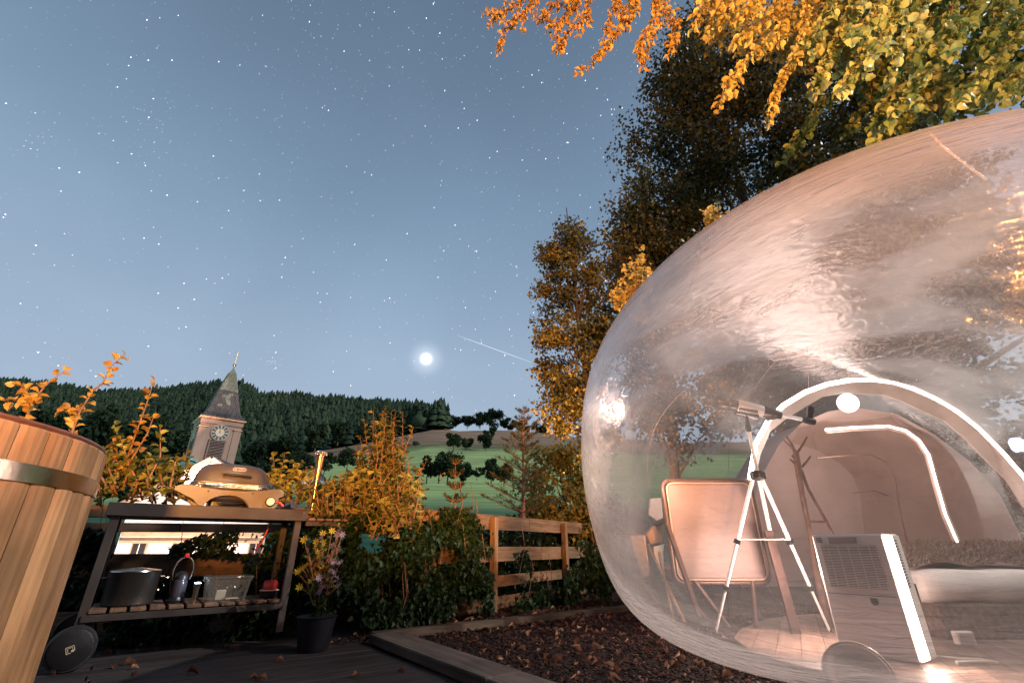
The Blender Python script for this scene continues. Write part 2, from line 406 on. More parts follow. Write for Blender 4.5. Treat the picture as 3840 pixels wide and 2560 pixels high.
def build_ground():
    rs = np.concatenate([[0.0], np.linspace(1.5, 12, 10), np.geomspace(13.5, 1700, 92)])
    na = 288; th = np.linspace(-PI, PI, na, endpoint=False)
    V = [(0, 0, -.03)]
    for r in rs[1:]:
        xs, ys = r * np.sin(th), r * np.cos(th); zs = terrain(xs, ys) - .03
        V += list(zip(xs, ys, zs))
    F = [(0, 1 + (k + 1) % na, 1 + k) for k in range(na)]
    for i in range(len(rs) - 2):
        a = 1 + i * na; b = a + na
        F += [(a + k, a + (k + 1) % na, b + (k + 1) % na, b + k) for k in range(na)]
    m, N, L = nodes_of('hill_ground')
    out = N.new('ShaderNodeOutputMaterial'); b = N.new('ShaderNodeBsdfPrincipled'); L.new(b.outputs[0], out.inputs[0]); b.inputs['Roughness'].default_value = .9
    b.inputs['Specular IOR Level'].default_value = .1
    t = N.new('ShaderNodeTexCoord'); sp = N.new('ShaderNodeSeparateXYZ'); L.new(t.outputs['Object'], sp.inputs[0])
    n = N.new('ShaderNodeTexNoise'); n.inputs['Scale'].default_value = .03; n.inputs['Detail'].default_value = 8; L.new(t.outputs['Object'], n.inputs[0])
    mp = N.new('ShaderNodeMapping'); mp.inputs['Scale'].default_value = (.02, .16, .3); L.new(t.outputs['Object'], mp.inputs[0])
    n2 = N.new('ShaderNodeTexNoise'); n2.inputs['Scale'].default_value = 1.6; n2.inputs['Detail'].default_value = 7; L.new(mp.outputs[0], n2.inputs[0])
    # depth with wobble, for the fields and the teal light painted on the lower meadow
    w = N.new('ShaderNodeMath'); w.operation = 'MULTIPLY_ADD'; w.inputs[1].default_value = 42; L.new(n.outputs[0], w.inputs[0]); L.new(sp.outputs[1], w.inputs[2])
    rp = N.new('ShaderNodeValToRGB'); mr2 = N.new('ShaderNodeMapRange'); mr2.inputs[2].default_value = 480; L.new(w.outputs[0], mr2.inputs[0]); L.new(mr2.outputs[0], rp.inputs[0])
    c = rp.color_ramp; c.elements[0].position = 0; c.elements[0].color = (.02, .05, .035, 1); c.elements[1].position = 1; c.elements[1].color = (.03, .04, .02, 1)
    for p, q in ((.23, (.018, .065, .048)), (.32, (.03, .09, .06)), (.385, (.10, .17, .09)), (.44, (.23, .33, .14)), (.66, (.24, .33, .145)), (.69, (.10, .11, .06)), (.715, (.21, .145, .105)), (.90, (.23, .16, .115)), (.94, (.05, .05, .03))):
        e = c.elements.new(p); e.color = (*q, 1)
    hv = N.new('ShaderNodeHueSaturation'); mv = N.new('ShaderNodeMapRange'); mv.inputs[1].default_value = .3; mv.inputs[2].default_value = .7; mv.inputs[3].default_value = .68; mv.inputs[4].default_value = 1.22
    L.new(n2.outputs[0], mv.inputs[0]); L.new(mv.outputs[0], hv.inputs['Value']); L.new(rp.outputs[0], hv.inputs['Color']); L.new(hv.outputs[0], b.inputs['Base Color'])
    bp = N.new('ShaderNodeBump'); bp.inputs['Strength'].default_value = .4; bp.inputs['Distance'].default_value = .15; L.new(n2.outputs[0], bp.inputs['Height']); L.new(bp.outputs[0], b.inputs['Normal'])
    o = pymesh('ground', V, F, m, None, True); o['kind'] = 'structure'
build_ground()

# ------------------------------------------------------------------ stars
def build_stars():
    m, N, L = nodes_of('star_light')
    out = N.new('ShaderNodeOutputMaterial'); e = N.new('ShaderNodeEmission'); at = N.new('ShaderNodeAttribute'); at.attribute_name = 'tint'
    e.inputs[0].default_value = (1, .98, .95, 1); L.new(at.outputs['Fac'], e.inputs[1]); L.new(e.outputs[0], out.inputs[0]); m.cycles.emission_sampling = 'NONE'
    pole = pix_dir(-25, -379).normalized(); D = 3500.
    dirs = []; size = []; br = []
    for _ in range(14000):
        d = Vector(unit(1)[0]); d.z = abs(d.z)
        if d.z < .12: continue
        dirs.append(d)
        k = random.random()
        size.append(.44 + .34 * k ** 6); br.append(.80 + 3.4 * k ** 8)
    for cu, cv, n, s in ((565, 470, 46, 75), (1030, 1362, 34, 24), (130, 540, 14, 40), (1150, 120, 40, 160), (900, 560, 30, 150), (1380, 160, 60, 200)):
        for _ in range(n):
            dirs.append(pix_dir(cu + random.gauss(0, s), cv + random.gauss(0, s * .8)).normalized()); size.append(random.uniform(.42, .75)); br.append(random.uniform(.45, 1.3))
    for u, v in ((1668, 340), (1232, 414), (558, 440), (1393, 656), (1664, 940), (1787, 942), (914, 714), (595, 915), (1625, 15), (556, 226), (645, 226), (551, 75), (222, 630), (297, 646), (493, 577), (1160, 82), (800, 585), (690, 1062), (575, 370)):
        dirs.append(pix_dir(u, v).normalized()); size.append(.95); br.append(2.6)
    V = []; F = []; T = []
    for d, s, b in zip(dirs, size, br):
        tang = pole.cross(d)
        ln = max(.35, tang.length); tang.normalize(); nrm = d.cross(tang)
        wd = 3.6 * s; hl = (3.2 + 4.5 * ln) * s
        c = d * D; i = len(V)
        V += [c - tang * hl, c - nrm * wd * .5 - tang * hl * .4, c - nrm * wd * .5 + tang * hl * .4, c + tang * hl, c + nrm * wd * .5 + tang * hl * .4, c + nrm * wd * .5 - tang * hl * .4]
        F.append(tuple(range(i, i + 6))); T.append(b)
    o = pymesh('stars', V, F, m, tint=T); o['kind'] = 'stuff'
    # planet and meteor
    pm = emitmat('planet_glow', (1, .99, .97), 3.0, 'NONE')
    bm = bmesh.new(); bmesh.ops.create_icosphere(bm, subdivisions=3, radius=32, matrix=Matrix.Translation(pdir * 3400))
    tag(bm_obj('planet', bm, pm, None, True), 'big brilliant white planet low in the night sky beside the meteor streak', 'planet')
    mm = emitmat('meteor_glow', (.95, .97, 1), .95, 'NONE')
    a = pix_dir(1715, 1257).normalized() * 3300; b = pix_dir(1990, 1357).normalized() * 3300
    tag(tube('meteor', [a, a.lerp(b, .3), a.lerp(b, .7), b], [.6, 1.9, 2.0, .7], mm, n=5), 'thin pale meteor streak slanting down towards the trees', 'meteor')
build_stars()

# ------------------------------------------------------------------ trees far away
M_conifer = leafmat('spruce_needles', [(.010, .021, .014), (.024, .042, .024), (.042, .066, .036), (.075, .09, .05)], .1, .8, .1)
M_decid = leafmat('far_tree_leaves', [(.018, .034, .018), (.035, .058, .028), (.055, .08, .04), (.09, .11, .06)], .25, .8, .1)
def conifer_template(seed):
    rr = random.Random(seed); V = []; F = []
    for li, (z0, z1, r0) in enumerate(((.10, .45, .20), (.30, .66, .165), (.52, .84, .12), (.72, 1.0, .075))):
        n = 8; b = len(V)
        for k in range(n):
            a = 2 * PI * (k + .5 * (li % 2)) / n; q = r0 * rr.uniform(.65, 1.15)
            V.append((math.cos(a) * q, math.sin(a) * q, z0 + rr.uniform(-.03, .03)))
        V.append((0, 0, z1))
        F += [(b + k, b + (k + 1) % n, b + n) for k in range(n)]
    return np.array(V), F
def zrot(a):
    m = np.zeros((len(a), 3, 3)); m[:, 0, 0] = np.cos(a); m[:, 0, 1] = -np.sin(a); m[:, 1, 0] = np.sin(a); m[:, 1, 1] = np.cos(a); m[:, 2, 2] = 1
    return m
def build_forest():
    n = 26000
    u = R.uniform(-300, 2600, n); t = (u - 1920) / 1668
    rd = ip(u, [0, 900, 1400, 1640, 1720, 6400], [1150, 1050, 800, 560, 430, 430])
    y = 355 + (rd * 1.02 - 355) * R.uniform(0, 1, n) ** .8
    x = t * y; z = terrain(x, y)
    keep = (u < 1665) | (y > 405)
    # keep the meadow free: the wood starts at its foot line
    sf = s_of_v(ip(u, FOOT_U, FOOT_V)); keep &= ((z - EYE) / y > sf - .006)
    extra_n = 1500
    u2 = R.uniform(-200, 1160, extra_n); y2 = R.uniform(235, 372, extra_n); x2 = (u2 - 1920) / 1668 * y2; z2 = terrain(x2, y2)
    k2 = y2 > ip(u2, [0, 800, 1160], [200, 240, 360])
    x = np.concatenate([x[keep], x2[k2]]); y = np.concatenate([y[keep], y2[k2]]); z = np.concatenate([z[keep], z2[k2]])
    # dense front row of tall dark spruces over the meadow
    uf = R.uniform(1150, 1680, 190); yf = R.uniform(366, 395, 190); xf = (uf - 1920) / 1668 * yf
    x = np.concatenate([x, xf]); y = np.concatenate([y, yf]); z = np.concatenate([z, terrain(xf, yf)])
    h = R.uniform(14, 25, len(x)); h = np.where((y > 405) & (x > -90), h * .62, h)
    tint = np.clip(R.beta(2, 3, len(x)) + (np.sin(x * .02) * np.cos(y * .013)) * .15, 0, .99)
    bmq = bmesh.new(); bmesh.ops.create_icosphere(bmq, subdivisions=2, radius=.30); rq = random.Random(3)
    blob_v = np.array([tuple(v_.co * rq.uniform(.72, 1.2) + Vector((0, 0, .42))) for v_ in bmq.verts]) * np.array([1, 1, 1.15]); blob_f = [tuple(v_.index for v_ in f_.verts) for f_ in bmq.faces]; bmq.free()
    for s in range(3):
        sel = (np.arange(len(x)) % 3) == s; tv, tf = conifer_template(s)
        if s == 2:
            tv, tf = blob_v, blob_f; sel &= (R.uniform(0, 1, len(x)) < .75)
        o = scatter_mesh('forest', tv * np.array([1.25, 1.25, 1]), tf, np.stack([x, y, z - 1], 1)[sel], zrot(R.uniform(0, 6, sel.sum())), h[sel] * (.62 if s == 2 else 1) * R.uniform(.7, 1.25, sel.sum()), tint[sel], M_conifer, smooth=(s < 2))
        if s == 0: tag(o, 'dark spruce forest covering the whole hillside below the night sky', 'forest')
        else: tag(o, ['', 'paler spruces mixed through the dark hillside forest', 'rounded leafy trees mixed among the hillside spruces'][s], 'forest')
build_forest()
def crown_points(n, c, rad, clumps=28, clump_r=.34, flat=1.):
    """leaf positions: clumps of foliage spread through an ellipsoid"""
    cu = unit(clumps) * (R.uniform(.35, 1, clumps) ** .6)[:, None]
    cr_ = R.uniform(.6, 1.25, clumps) * clump_r
    w = cr_ ** 2; idx = R.choice(clumps, n, p=w / w.sum())
    p = cu[idx] + unit(n) * (R.uniform(0, 1, n) ** .45 * cr_[idx])[:, None]
    return p * np.array(rad) + np.array(c), idx
def far_tree(u, v_base, v_top, wpx, y, label, group, tintb=.3, n=1500, mat_=None, leaf=.09):
    b = P(u, v_base, y); top = P(u, v_top, y); h = top.z - b.z; w = wpx / 1707 * y
    t = thing('deciduous_tree', b, label, 'tree', group)
    tube('trunk', [b - Vector((0, 0, 1)), b + Vector((0, 0, h * .25)), b + Vector((w * .03, 0, h * .7))], [h * .028, h * .02, h * .006], M_bark, t, 6)
    pts, idx = crown_points(n, (b.x, b.y, b.z + h * .59), (w * .5, w * .5, h * .42), 17, .40)
    ct = R.uniform(-.2, .25, 40)
    scatter_mesh('crown', QUAD_V, QUAD_F, pts, rot_mats(unit(n), R.uniform(0, 6, n)), h * leaf * R.uniform(.7, 1.5, n), np.clip(tintb + ct[idx] + R.uniform(-.12, .12, n), 0, 1), mat_ or M_decid, t, None)
for a in ((1645, 1800, 1708, 62, 150, 'round leafy tree in the meadow, left of the tall wide one'),
          (1678, 1806, 1694, 78, 148, 'tall wide leafy tree in the middle of the green meadow'),
          (1738, 1808, 1738, 52, 146, 'slim misty tree just right of the tall wide meadow tree'),
          (1788, 1790, 1754, 54, 150, 'low spreading bush tree on the shaded meadow band'),
          (1842, 1800, 1722, 60, 148, 'grey green tree in the meadow left of the young spruce'),
          (1890, 1812, 1742, 62, 144, 'broad tree in the meadow partly behind the young spruce'),
          (1600, 1800, 1712, 46, 152, 'leafy tree at the left edge of the meadow group behind the bush'),
          (1700, 1682, 1626, 62, 250, 'dark round tree at the foot of the brown field'),
          (1748, 1682, 1640, 52, 250, 'dark bushy tree joined to the round one under the brown field'),
          (1822, 1684, 1618, 44, 248, 'pale slim tree standing alone beside the brown field'),
          (1850, 1640, 1600, 26, 300, 'small pale tree on the upper edge of the brown field'),
          (1560, 1672, 1656, 30, 250, 'tiny round bush on the upper green meadow'),
          (1300, 1760, 1690, 90, 170, 'wide pale tree on the left meadow behind the flared pipe'),
          (1215, 1772, 1700, 70, 165, 'low tree on the left meadow just beside the flared pipe'),
          (1120, 1830, 1700, 100, 120, 'dark leafy tree left of the small house'),
          (1360, 1648, 1600, 30, 340, 'small pale birch before the forest edge'),
          (1180, 1690, 1590, 60, 330, 'grey green tree at the lower forest edge near the church'),
          (1265, 1665, 1580, 44, 340, 'slender tree at the forest edge above the left meadow'),
          (985, 1850, 1640, 150, 90, 'dark broad tree just right of the church tower'),
          (460, 1900, 1590, 190, 95, 'dark broad tree left of the church, behind the leafy shoots'),
          (230, 1880, 1560, 200, 105, 'dark tree behind the orange shoots by the tub'),
          (620, 1850, 1600, 120, 110, 'dark tree directly left of the church tower'),
          (60, 1880, 1540, 190, 110, 'dark tree behind the left end of the tub'),
          (1060, 1850, 1690, 80, 95, 'bushy tree between the church and the small house')):
    dark = a[0] < 1150
    far_tree(*a, 'trees standing alone between the fence and the forest', .1 if dark else .38, 4200 if dark else 2600, leaf=.06 if dark else .085)
# treeline on the crest
for i, (u, vb, vt, w) in enumerate(((1700, 1598, 1560, 60), (1752, 1600, 1552, 66), (1800, 1600, 1548, 60), (1850, 1604, 1538, 74), (1905, 1612, 1562, 60), (1960, 1622, 1578, 60), (2030, 1635, 1585, 70), (2110, 1640, 1590, 70), (1655, 1590, 1540, 50))):
    far_tree(u, vb + 4, vt, w, 408, 'dark tree on the crest, %s' % ['first right of the forest end', 'second right of the forest end', 'rounded one above the brown field', 'tallest of the crest trees', 'low one right of the tallest', 'next to the young spruce tip', 'seen through the big alder leaves', 'farthest right on the crest', 'touching the end of the forest'][i], 'trees along the crest', .08, 2200, leaf=.09)

# ------------------------------------------------------------------ church
def build_church():
    A = Vector((-31.5, 45.0, 0)); fx = Vector((.74, .67, 0)).normalized(); fy = Vector((-fx.y, fx.x, 0)); E0 = EYE
    M_pl = mat('tower_plaster', (.34, .235, .19), .85, 0, .15, .8, .3, 3)
    M_trim = mat('tower_stone_trim', (.50, .34, .21), .8, 0, .2, 2, .3, 6)
    M_slate = mat('dark_slate', (.055, .05, .055), .6, 0, .5, .7, .3, 5)
    M_slatel = mat('weathered_slate', (.16, .18, .14), .7, 0, .4, .7, .3, 5)
    M_lou = mat('louvre_wood', (.26, .19, .17), .8, 0, .3)
    M_dark = mat('dark_opening', (.02, .018, .02), .9, 0, .1)
    M_gold = mat('gilded_metal', (.8, .62, .35), .3, 1., .1)
    M_cl = mat('clock_face', (.07, .08, .075), .6, 0, .1)
    M_clw = mat('clock_white', (.48, .43, .36), .5, 0, .1)
    M_green = mat('copper_green_render', (.16, .36, .32), .7, 0, .3, .8, .2, 4)
    S = 4.25; inset = .26; zt = 12.15 + E0; zb = terrain(-31, 47) - 1.5
    c = A + fx * S / 2 + fy * S / 2
    t = thing('church_tower', (c.x, c.y, zb), 'square church tower with clock, louvred window and pointed slate spire', 'church tower')
    W = S - 2 * inset
    box('wall', (c.x, c.y, (zb + zt - .5) / 2), (W, W, zt - .5 - zb), M_pl, t, (fx, fy, EZ))
    box('frieze', (c.x, c.y, zt - .42), (W + .16, W + .16, .5), M_pl, t, (fx, fy, EZ))
    box('eave_cornice', (c.x, c.y, zt - .08), (S, S, .16), M_trim, t, (fx, fy, EZ), .03)
    for (dx, dy) in ((-1, -1), (1, -1), (-1, 1)):     # corner pilasters with capitals
        pc = c + fx * dx * (W / 2 - .3) + fy * dy * (W / 2 - .3)
        box('pilaster', (pc.x, pc.y, (zb + zt - 1.12) / 2), (.72, .72, zt - 1.12 - zb), M_pl, t, (fx, fy, EZ), .02)
        box('capital', (pc.x, pc.y, zt - 1.05), (.86, .86, .13), M_trim, t, (fx, fy, EZ), .02)
    # spire: flared foot then steep pyramid, front two faces carry separate slates
    prof = ((S * .5 + .02, 0), (S * .40, .45), (S * .35, .9), (.36, 5.5), (.12, 6.0), (.05, 6.35))
    bm = bmesh.new(); rings = []
    for r_, h_ in prof:
        rings.append([bm.verts.new(c + fx * a * (r_ - .03) + fy * b * (r_ - .03) + EZ * (zt + h_)) for a, b in ((-1, -1), (1, -1), (1, 1), (-1, 1))])
    for p, q in zip(rings, rings[1:]):
        for k in range(4): bm.faces.new((p[k], p[(k + 1) % 4], q[(k + 1) % 4], q[k]))
    bm.faces.new(rings[0][::-1]); bm.faces.new(rings[-1]); bm_obj('spire_roof', bm, M_slatel, t)
    def rad(h):
        return float(np.interp(h, [p[1] for p in prof], [p[0] for p in prof]))
    for (sx, sy) in ((fx, -fy), (fy, -fx)):
        rows = 20
        for i in range(rows):
            h0 = .02 + i * 5.4 / rows; h1 = h0 + 5.4 / rows + .05; r0, r1 = rad(h0), rad(h1)
            n = max(1, int(2 * r0 / .42)); 
            for k in range(n):
                a0 = -1 + 2 * (k + (.25 if i % 2 else 0)) / n; a1 = min(1, a0 + 2 / n) - .03
                a0 = max(-1, a0)
                if a1 - a0 < .06: continue
                o_ = .035
                pts = [c + sx * a0 * r0 + sy * (r0 + o_) + EZ * (zt + h0), c + sx * a1 * r0 + sy * (r0 + o_) + EZ * (zt + h0), c + sx * a1 * r1 + sy * (r1) + EZ * (zt + h1), c + sx * a0 * r1 + sy * (r1) + EZ * (zt + h1)]
                low = [p - EZ * .03 - sy * .03 for p in pts]
                light = (i > 11) or (abs((a0 + a1) / 2 - .1) < .22 and i > 5) or random.random() < (.12 if i > 3 else 0)
                pymesh('slate', pts + low, [(0, 1, 2, 3), (4, 7, 6, 5), (0, 4, 5, 1), (1, 5, 6, 2), (3, 7, 4, 0)], M_slatel if light else M_slate, t)
    lathe('finial_ball', [(.05, 0), (.13, .05), (.2, .18), (.13, .32), (.06, .38)], (c.x, c.y, zt + 6.3), M_gold, t, n=12)
    tube('cross_shaft', [c + EZ * (zt + 6.6), c + EZ * (zt + 8.0)], .045, M_gold, t, 6)
    beam('cross_arm', c + EZ * (zt + 7.55) - fx * .3, c + EZ * (zt + 7.55) + fx * .3, .07, .07, M_gold, t)
    bm = bmesh.new(); bmesh.ops.create_uvsphere(bm, u_segments=8, v_segments=6, radius=.1, matrix=Matrix.Translation(c + EZ * (zt + 8.0))); bm_obj('weather_ball', bm, M_gold, t, True)
    # clocks on two faces, louvre windows
    for (sx, sy, kind_) in ((fx, -fy, 0), (-fy, -fx, 1)):
        fc = c + sy * (W / 2); cc = Vector((fc.x, fc.y, zt - 1.5))
        dial = lathe('clock_dial', [(.80, 0), (.80, .05), (.76, .07), (.70, .07)], cc, M_cl, t, sy, 32)
        lathe('clock_rim', [(.80, .02), (.84, .05), (.82, .10), (.77, .10), (.76, .072)], cc, M_clw, dial, sy, 32, cap=False)
        lathe('clock_centre', [(.42, .072), (.42, .085), (0.01, .085)], cc, M_clw, dial, sy, 24)
        for k in range(12):
            a = k * PI / 6; d = sx * math.sin(a) + EZ * math.cos(a); q = sx * math.cos(a) - EZ * math.sin(a)
            box('hour_mark', cc + d * .61 + sy * .085, (.10 if k % 3 else .14, .25, .02), M_clw, dial, (q, d, sy))
        for a, ln, w_ in ((.05, .62, .10), (-.08, .42, .13)):
            d = sx * math.sin(a) + EZ * math.cos(a); q = sx * math.cos(a) - EZ * math.sin(a)
            box('clock_hand', cc + d * ln * .42 + sy * (.11 + .02 * (ln > .5)), (w_, ln, .015), M_gold, dial, (q, d, sy))
        wz = zt - 3.45
        lf = box('louvre_frame', (fc.x + sy.x * .02, fc.y + sy.y * .02, wz), (1.32, .10, 2.3), M_dark, t, (sx, sy, EZ), .01)
        for sgn in (-1, 1):
            box('jamb', fc + sx * sgn * .70 + EZ * wz + sy * .05, (.12, .16, 2.46), M_lou, lf, (sx, sy, EZ))
        for k in range(15):
            zz = wz - 1.05 + k * .15; ax = (sx, (sy - EZ * .7).normalized(), (EZ + sy * .7).normalized())
            box('louvre_slat', fc + EZ * zz + sy * .10, (1.24, .15, .025), M_lou, lf, ax)
    # nave in front with a raking gable, floodlit
    M_lit = mat('white_plaster', (.78, .70, .66), .8, 0, .06, 1, .1, 5)
    ga = P(490, 1884, 42.5); gz0 = ga.z; ap = P(800, 1728, 43.5)
    nx = Vector((ap.x - ga.x, ap.y - ga.y, 0)); half = nx.length; nx.normalize(); ny = Vector((-nx.y, nx.x, 0))
    base = Vector((ga.x, ga.y, 0)); zb2 = float(terrain(ga.x, ga.y)) - 2
    nv = thing('church_nave', (ga.x + nx.x * half, ga.y + nx.y * half, zb2), 'floodlit white church nave with raking gable roof below the tower', 'church')
    L2 = half * 2
    prism('gable_wall', [(0, zb2), (L2, zb2), (L2, gz0), (half, ap.z), (0, gz0)], base, nx, EZ, ny, .5, M_lit, nv)
    box('side_wall', base + nx * .25 + ny * 7 + EZ * (gz0 + zb2) / 2, (.4, 13, gz0 - zb2), M_green, nv, (nx, ny, EZ))
    for sgn, o0 in ((1, 0), (-1, L2)):
        a = base + nx * (o0 - sgn * .5) - ny * .45 + EZ * (gz0 - .28); b_ = base + nx * half - ny * .45 + EZ * (ap.z + .05)
        dr = (b_ - a).normalized(); nn = dr.cross(ny).normalized(); nn = nn if nn.z > 0 else -nn
        cen = (a + b_) / 2 + ny * 7 + nn * .28
        box('roof_slope', cen, ((b_ - a).length, 14, .18), M_slate, nv, (dr, ny, nn))
        box('verge_board', (a + b_) / 2 + nn * .10 - ny * .02, ((b_ - a).length, .12, .34), M_trim, nv, (dr, ny, nn))
        box('verge_moulding', (a + b_) / 2 - nn * .22 + ny * .15, ((b_ - a).length - .4, .16, .18), M_lit, nv, (dr, ny, nn))
    for zz, th in ((P(600, 1998, 42.5).z, .55), (P(600, 2030, 42.5).z, .22)):
        box('string_course', base + nx * half - ny * .12 + EZ * zz, (L2 - .4, .3, th), M_trim, nv, (nx, ny, EZ), .03)
    for k in range(4):
        wx = 1.8 + k * 3.1
        wc = base + nx * wx + EZ * P(600, 2085, 42.5).z
        fr = box('window_frame', wc - ny * .06, (1.25, .14, 2.2), M_trim, nv, (nx, ny, EZ), .02)
        box('window_pane', wc - ny * .145, (1.0, .03, 1.95), M_dark, fr, (nx, ny, EZ))
        box('glazing_bar', wc - ny * .175, (.06, .03, 1.95), M_lit, fr, (nx, ny, EZ))
    # little copper roofed stair turret
    tp = P(680, 1790, 44.5); hz = P(690, 1727, 44.5).z
    tr = thing('stair_turret', (tp.x, tp.y, zb), 'small green rendered stair turret against the left of the church tower', 'turret')
    box('wall', (tp.x, tp.y, (zb + hz) / 2), (1.05, 1.6, hz - zb), M_green, tr, (nx, ny, EZ))
    prism('roof', [(-.65, 0), (.65, 0), (.55, .25), (-.55, .12)], Vector((tp.x, tp.y, hz)) - ny * .9, nx, EZ, ny, 1.8, M_green, tr)
    for k in range(9):
        box('board', Vector((tp.x, tp.y, hz - .35 - k * .42)) - ny * .82, (1.0, .05, .36), M_green, tr, (nx, (ny + EZ * .12).normalized(), EZ))
    # floodlight for the facade
    fl = base + nx * 5 - ny * 7; fl.z = float(terrain(fl.x, fl.y)) + .9
    lamp('facade_flood_light', 'SPOT', fl, base + nx * 6 + EZ * (gz0 - 1), 13000, (1, .74, .62), spot_size=math.radians(110), spot_blend=.6, shadow_soft_size=.3)
    fo = thing('floodlight', fl, 'floodlight on a short post below the church facade', 'floodlight')
    box('housing', fl - EZ * .1 - ny * .35, (.5, .2, .35), M_dark, fo, (nx, ny, EZ), .03); tube('post', [fl - EZ * 3 - ny * .35, fl - EZ * .3 - ny * .35], .05, M_dark, fo, 6)
    # tower lit from below on the front
    lamp('tower_flood_light', 'SPOT', A + fx * 1.2 - fy * 6.5 + EZ * (zt - 7.5), c + EZ * (zt - 3), 8500, (1, .52, .36), spot_size=math.radians(95), spot_blend=.7, shadow_soft_size=.3)
    lamp('tower_side_flood_light', 'SPOT', A - fx * 10 + fy * 5 + EZ * (zt - 13), c + EZ * (zt - 2), 4500, (.45, 1, .85), spot_size=math.radians(60), spot_blend=.7, shadow_soft_size=.3)
build_church()
def build_house():
    b = P(1170, 1822, 105); M_w = mat('pale_house_wall', (.6, .58, .56), .8, 0, .1); M_r = mat('house_roof_tiles', (.17, .15, .16), .8, 0, .3, 1.)
    M_win = emitmat('lit_window', (1, .85, .7), 3.)
    nx = Vector((.94, .34, 0)); ny = Vector((-.34, .94, 0)); t = thing('house', b, 'small pale house with grey pitched roof far off below the meadow', 'house')
    w, d, h = 4.6, 5.5, 2.6
    prism('wall', [(-w / 2, -2), (w / 2, -2), (w / 2, h * .6), (0, h * .6 + 2.0), (-w / 2, h * .6)], b - ny * d / 2, nx, EZ, ny, d, M_w, t)
    for s in (-1, 1):
        a = b + nx * s * (w / 2 + .35) + EZ * (h * .6 - .3); q = b + EZ * (h * .6 + 2.05); dr = (q - a).normalized(); nn = dr.cross(ny); nn = nn if nn.z > 0 else -nn
        box('roof_slope', (a + q) / 2 + nn * .12, ((q - a).length, d + .8, .15), M_r, t, (dr, ny, nn))
    for k in (-1, 1):
        fr = box('window_frame', b + nx * k * 1.1 - ny * (d / 2 + .03) + EZ * .5, (.9, .08, 1.1), M_w, t, (nx, ny, EZ))
        box('window_pane', b + nx * k * 1.1 - ny * (d / 2 + .085) + EZ * .5, (.7, .03, .9), M_win, fr, (nx, ny, EZ))
build_house()

# ------------------------------------------------------------------ deck, edging, mulch
O_D = Vector((-1.10, 4.02, 0))
def build_deck():
    t = thing('wooden_deck', (-2.5, 2.5, 0), 'dark weathered plank deck under the barbecue cart and the tub', 'deck')
    w = .142; rows = 34; t0 = -1.6
    for i in range(rows):
        tt = t0 + i * (w + .006)
        joints = [0] + sorted([random.uniform(1.2, 2.4), random.uniform(3.2, 4.6)]) + [7.2]
        for a, b in zip(joints, joints[1:]):
            if b - a < .3: continue
            p0 = O_D - EX * (a + .004) - EY * tt; p1 = O_D - EX * (b - .004) - EY * tt
            zz = random.uniform(-.003, .002) - .013
            beam('plank', p0 + EZ * zz, p1 + EZ * zz, w, .026, M_deck, t, .003)
    for k, (a, b, wd, z, m_, lab) in enumerate(((O_D - EY * 1.58 + EX * .14, O_D + EY * -0.02 + EX * .14, .24, .03, M_timber, 'wide pale edging board along the end of the deck'),
                                         (O_D + EX * .05 - EY * .0, O_D + EX * 3.6 - EY * .02, .11, .035, M_timber2, 'long low edging timber crossing the bark mulch'),
                                         (O_D - EY * 4.2 + EX * .14, O_D - EY * 1.59 + EX * .14, .24, .028, M_timber, 'nearest edging board beside the deck'))):
        o = beam('edging_board', a + EZ * z, b + EZ * z, wd, .06, m_, None, .006); tag(o, lab, 'edging board')
build_deck()
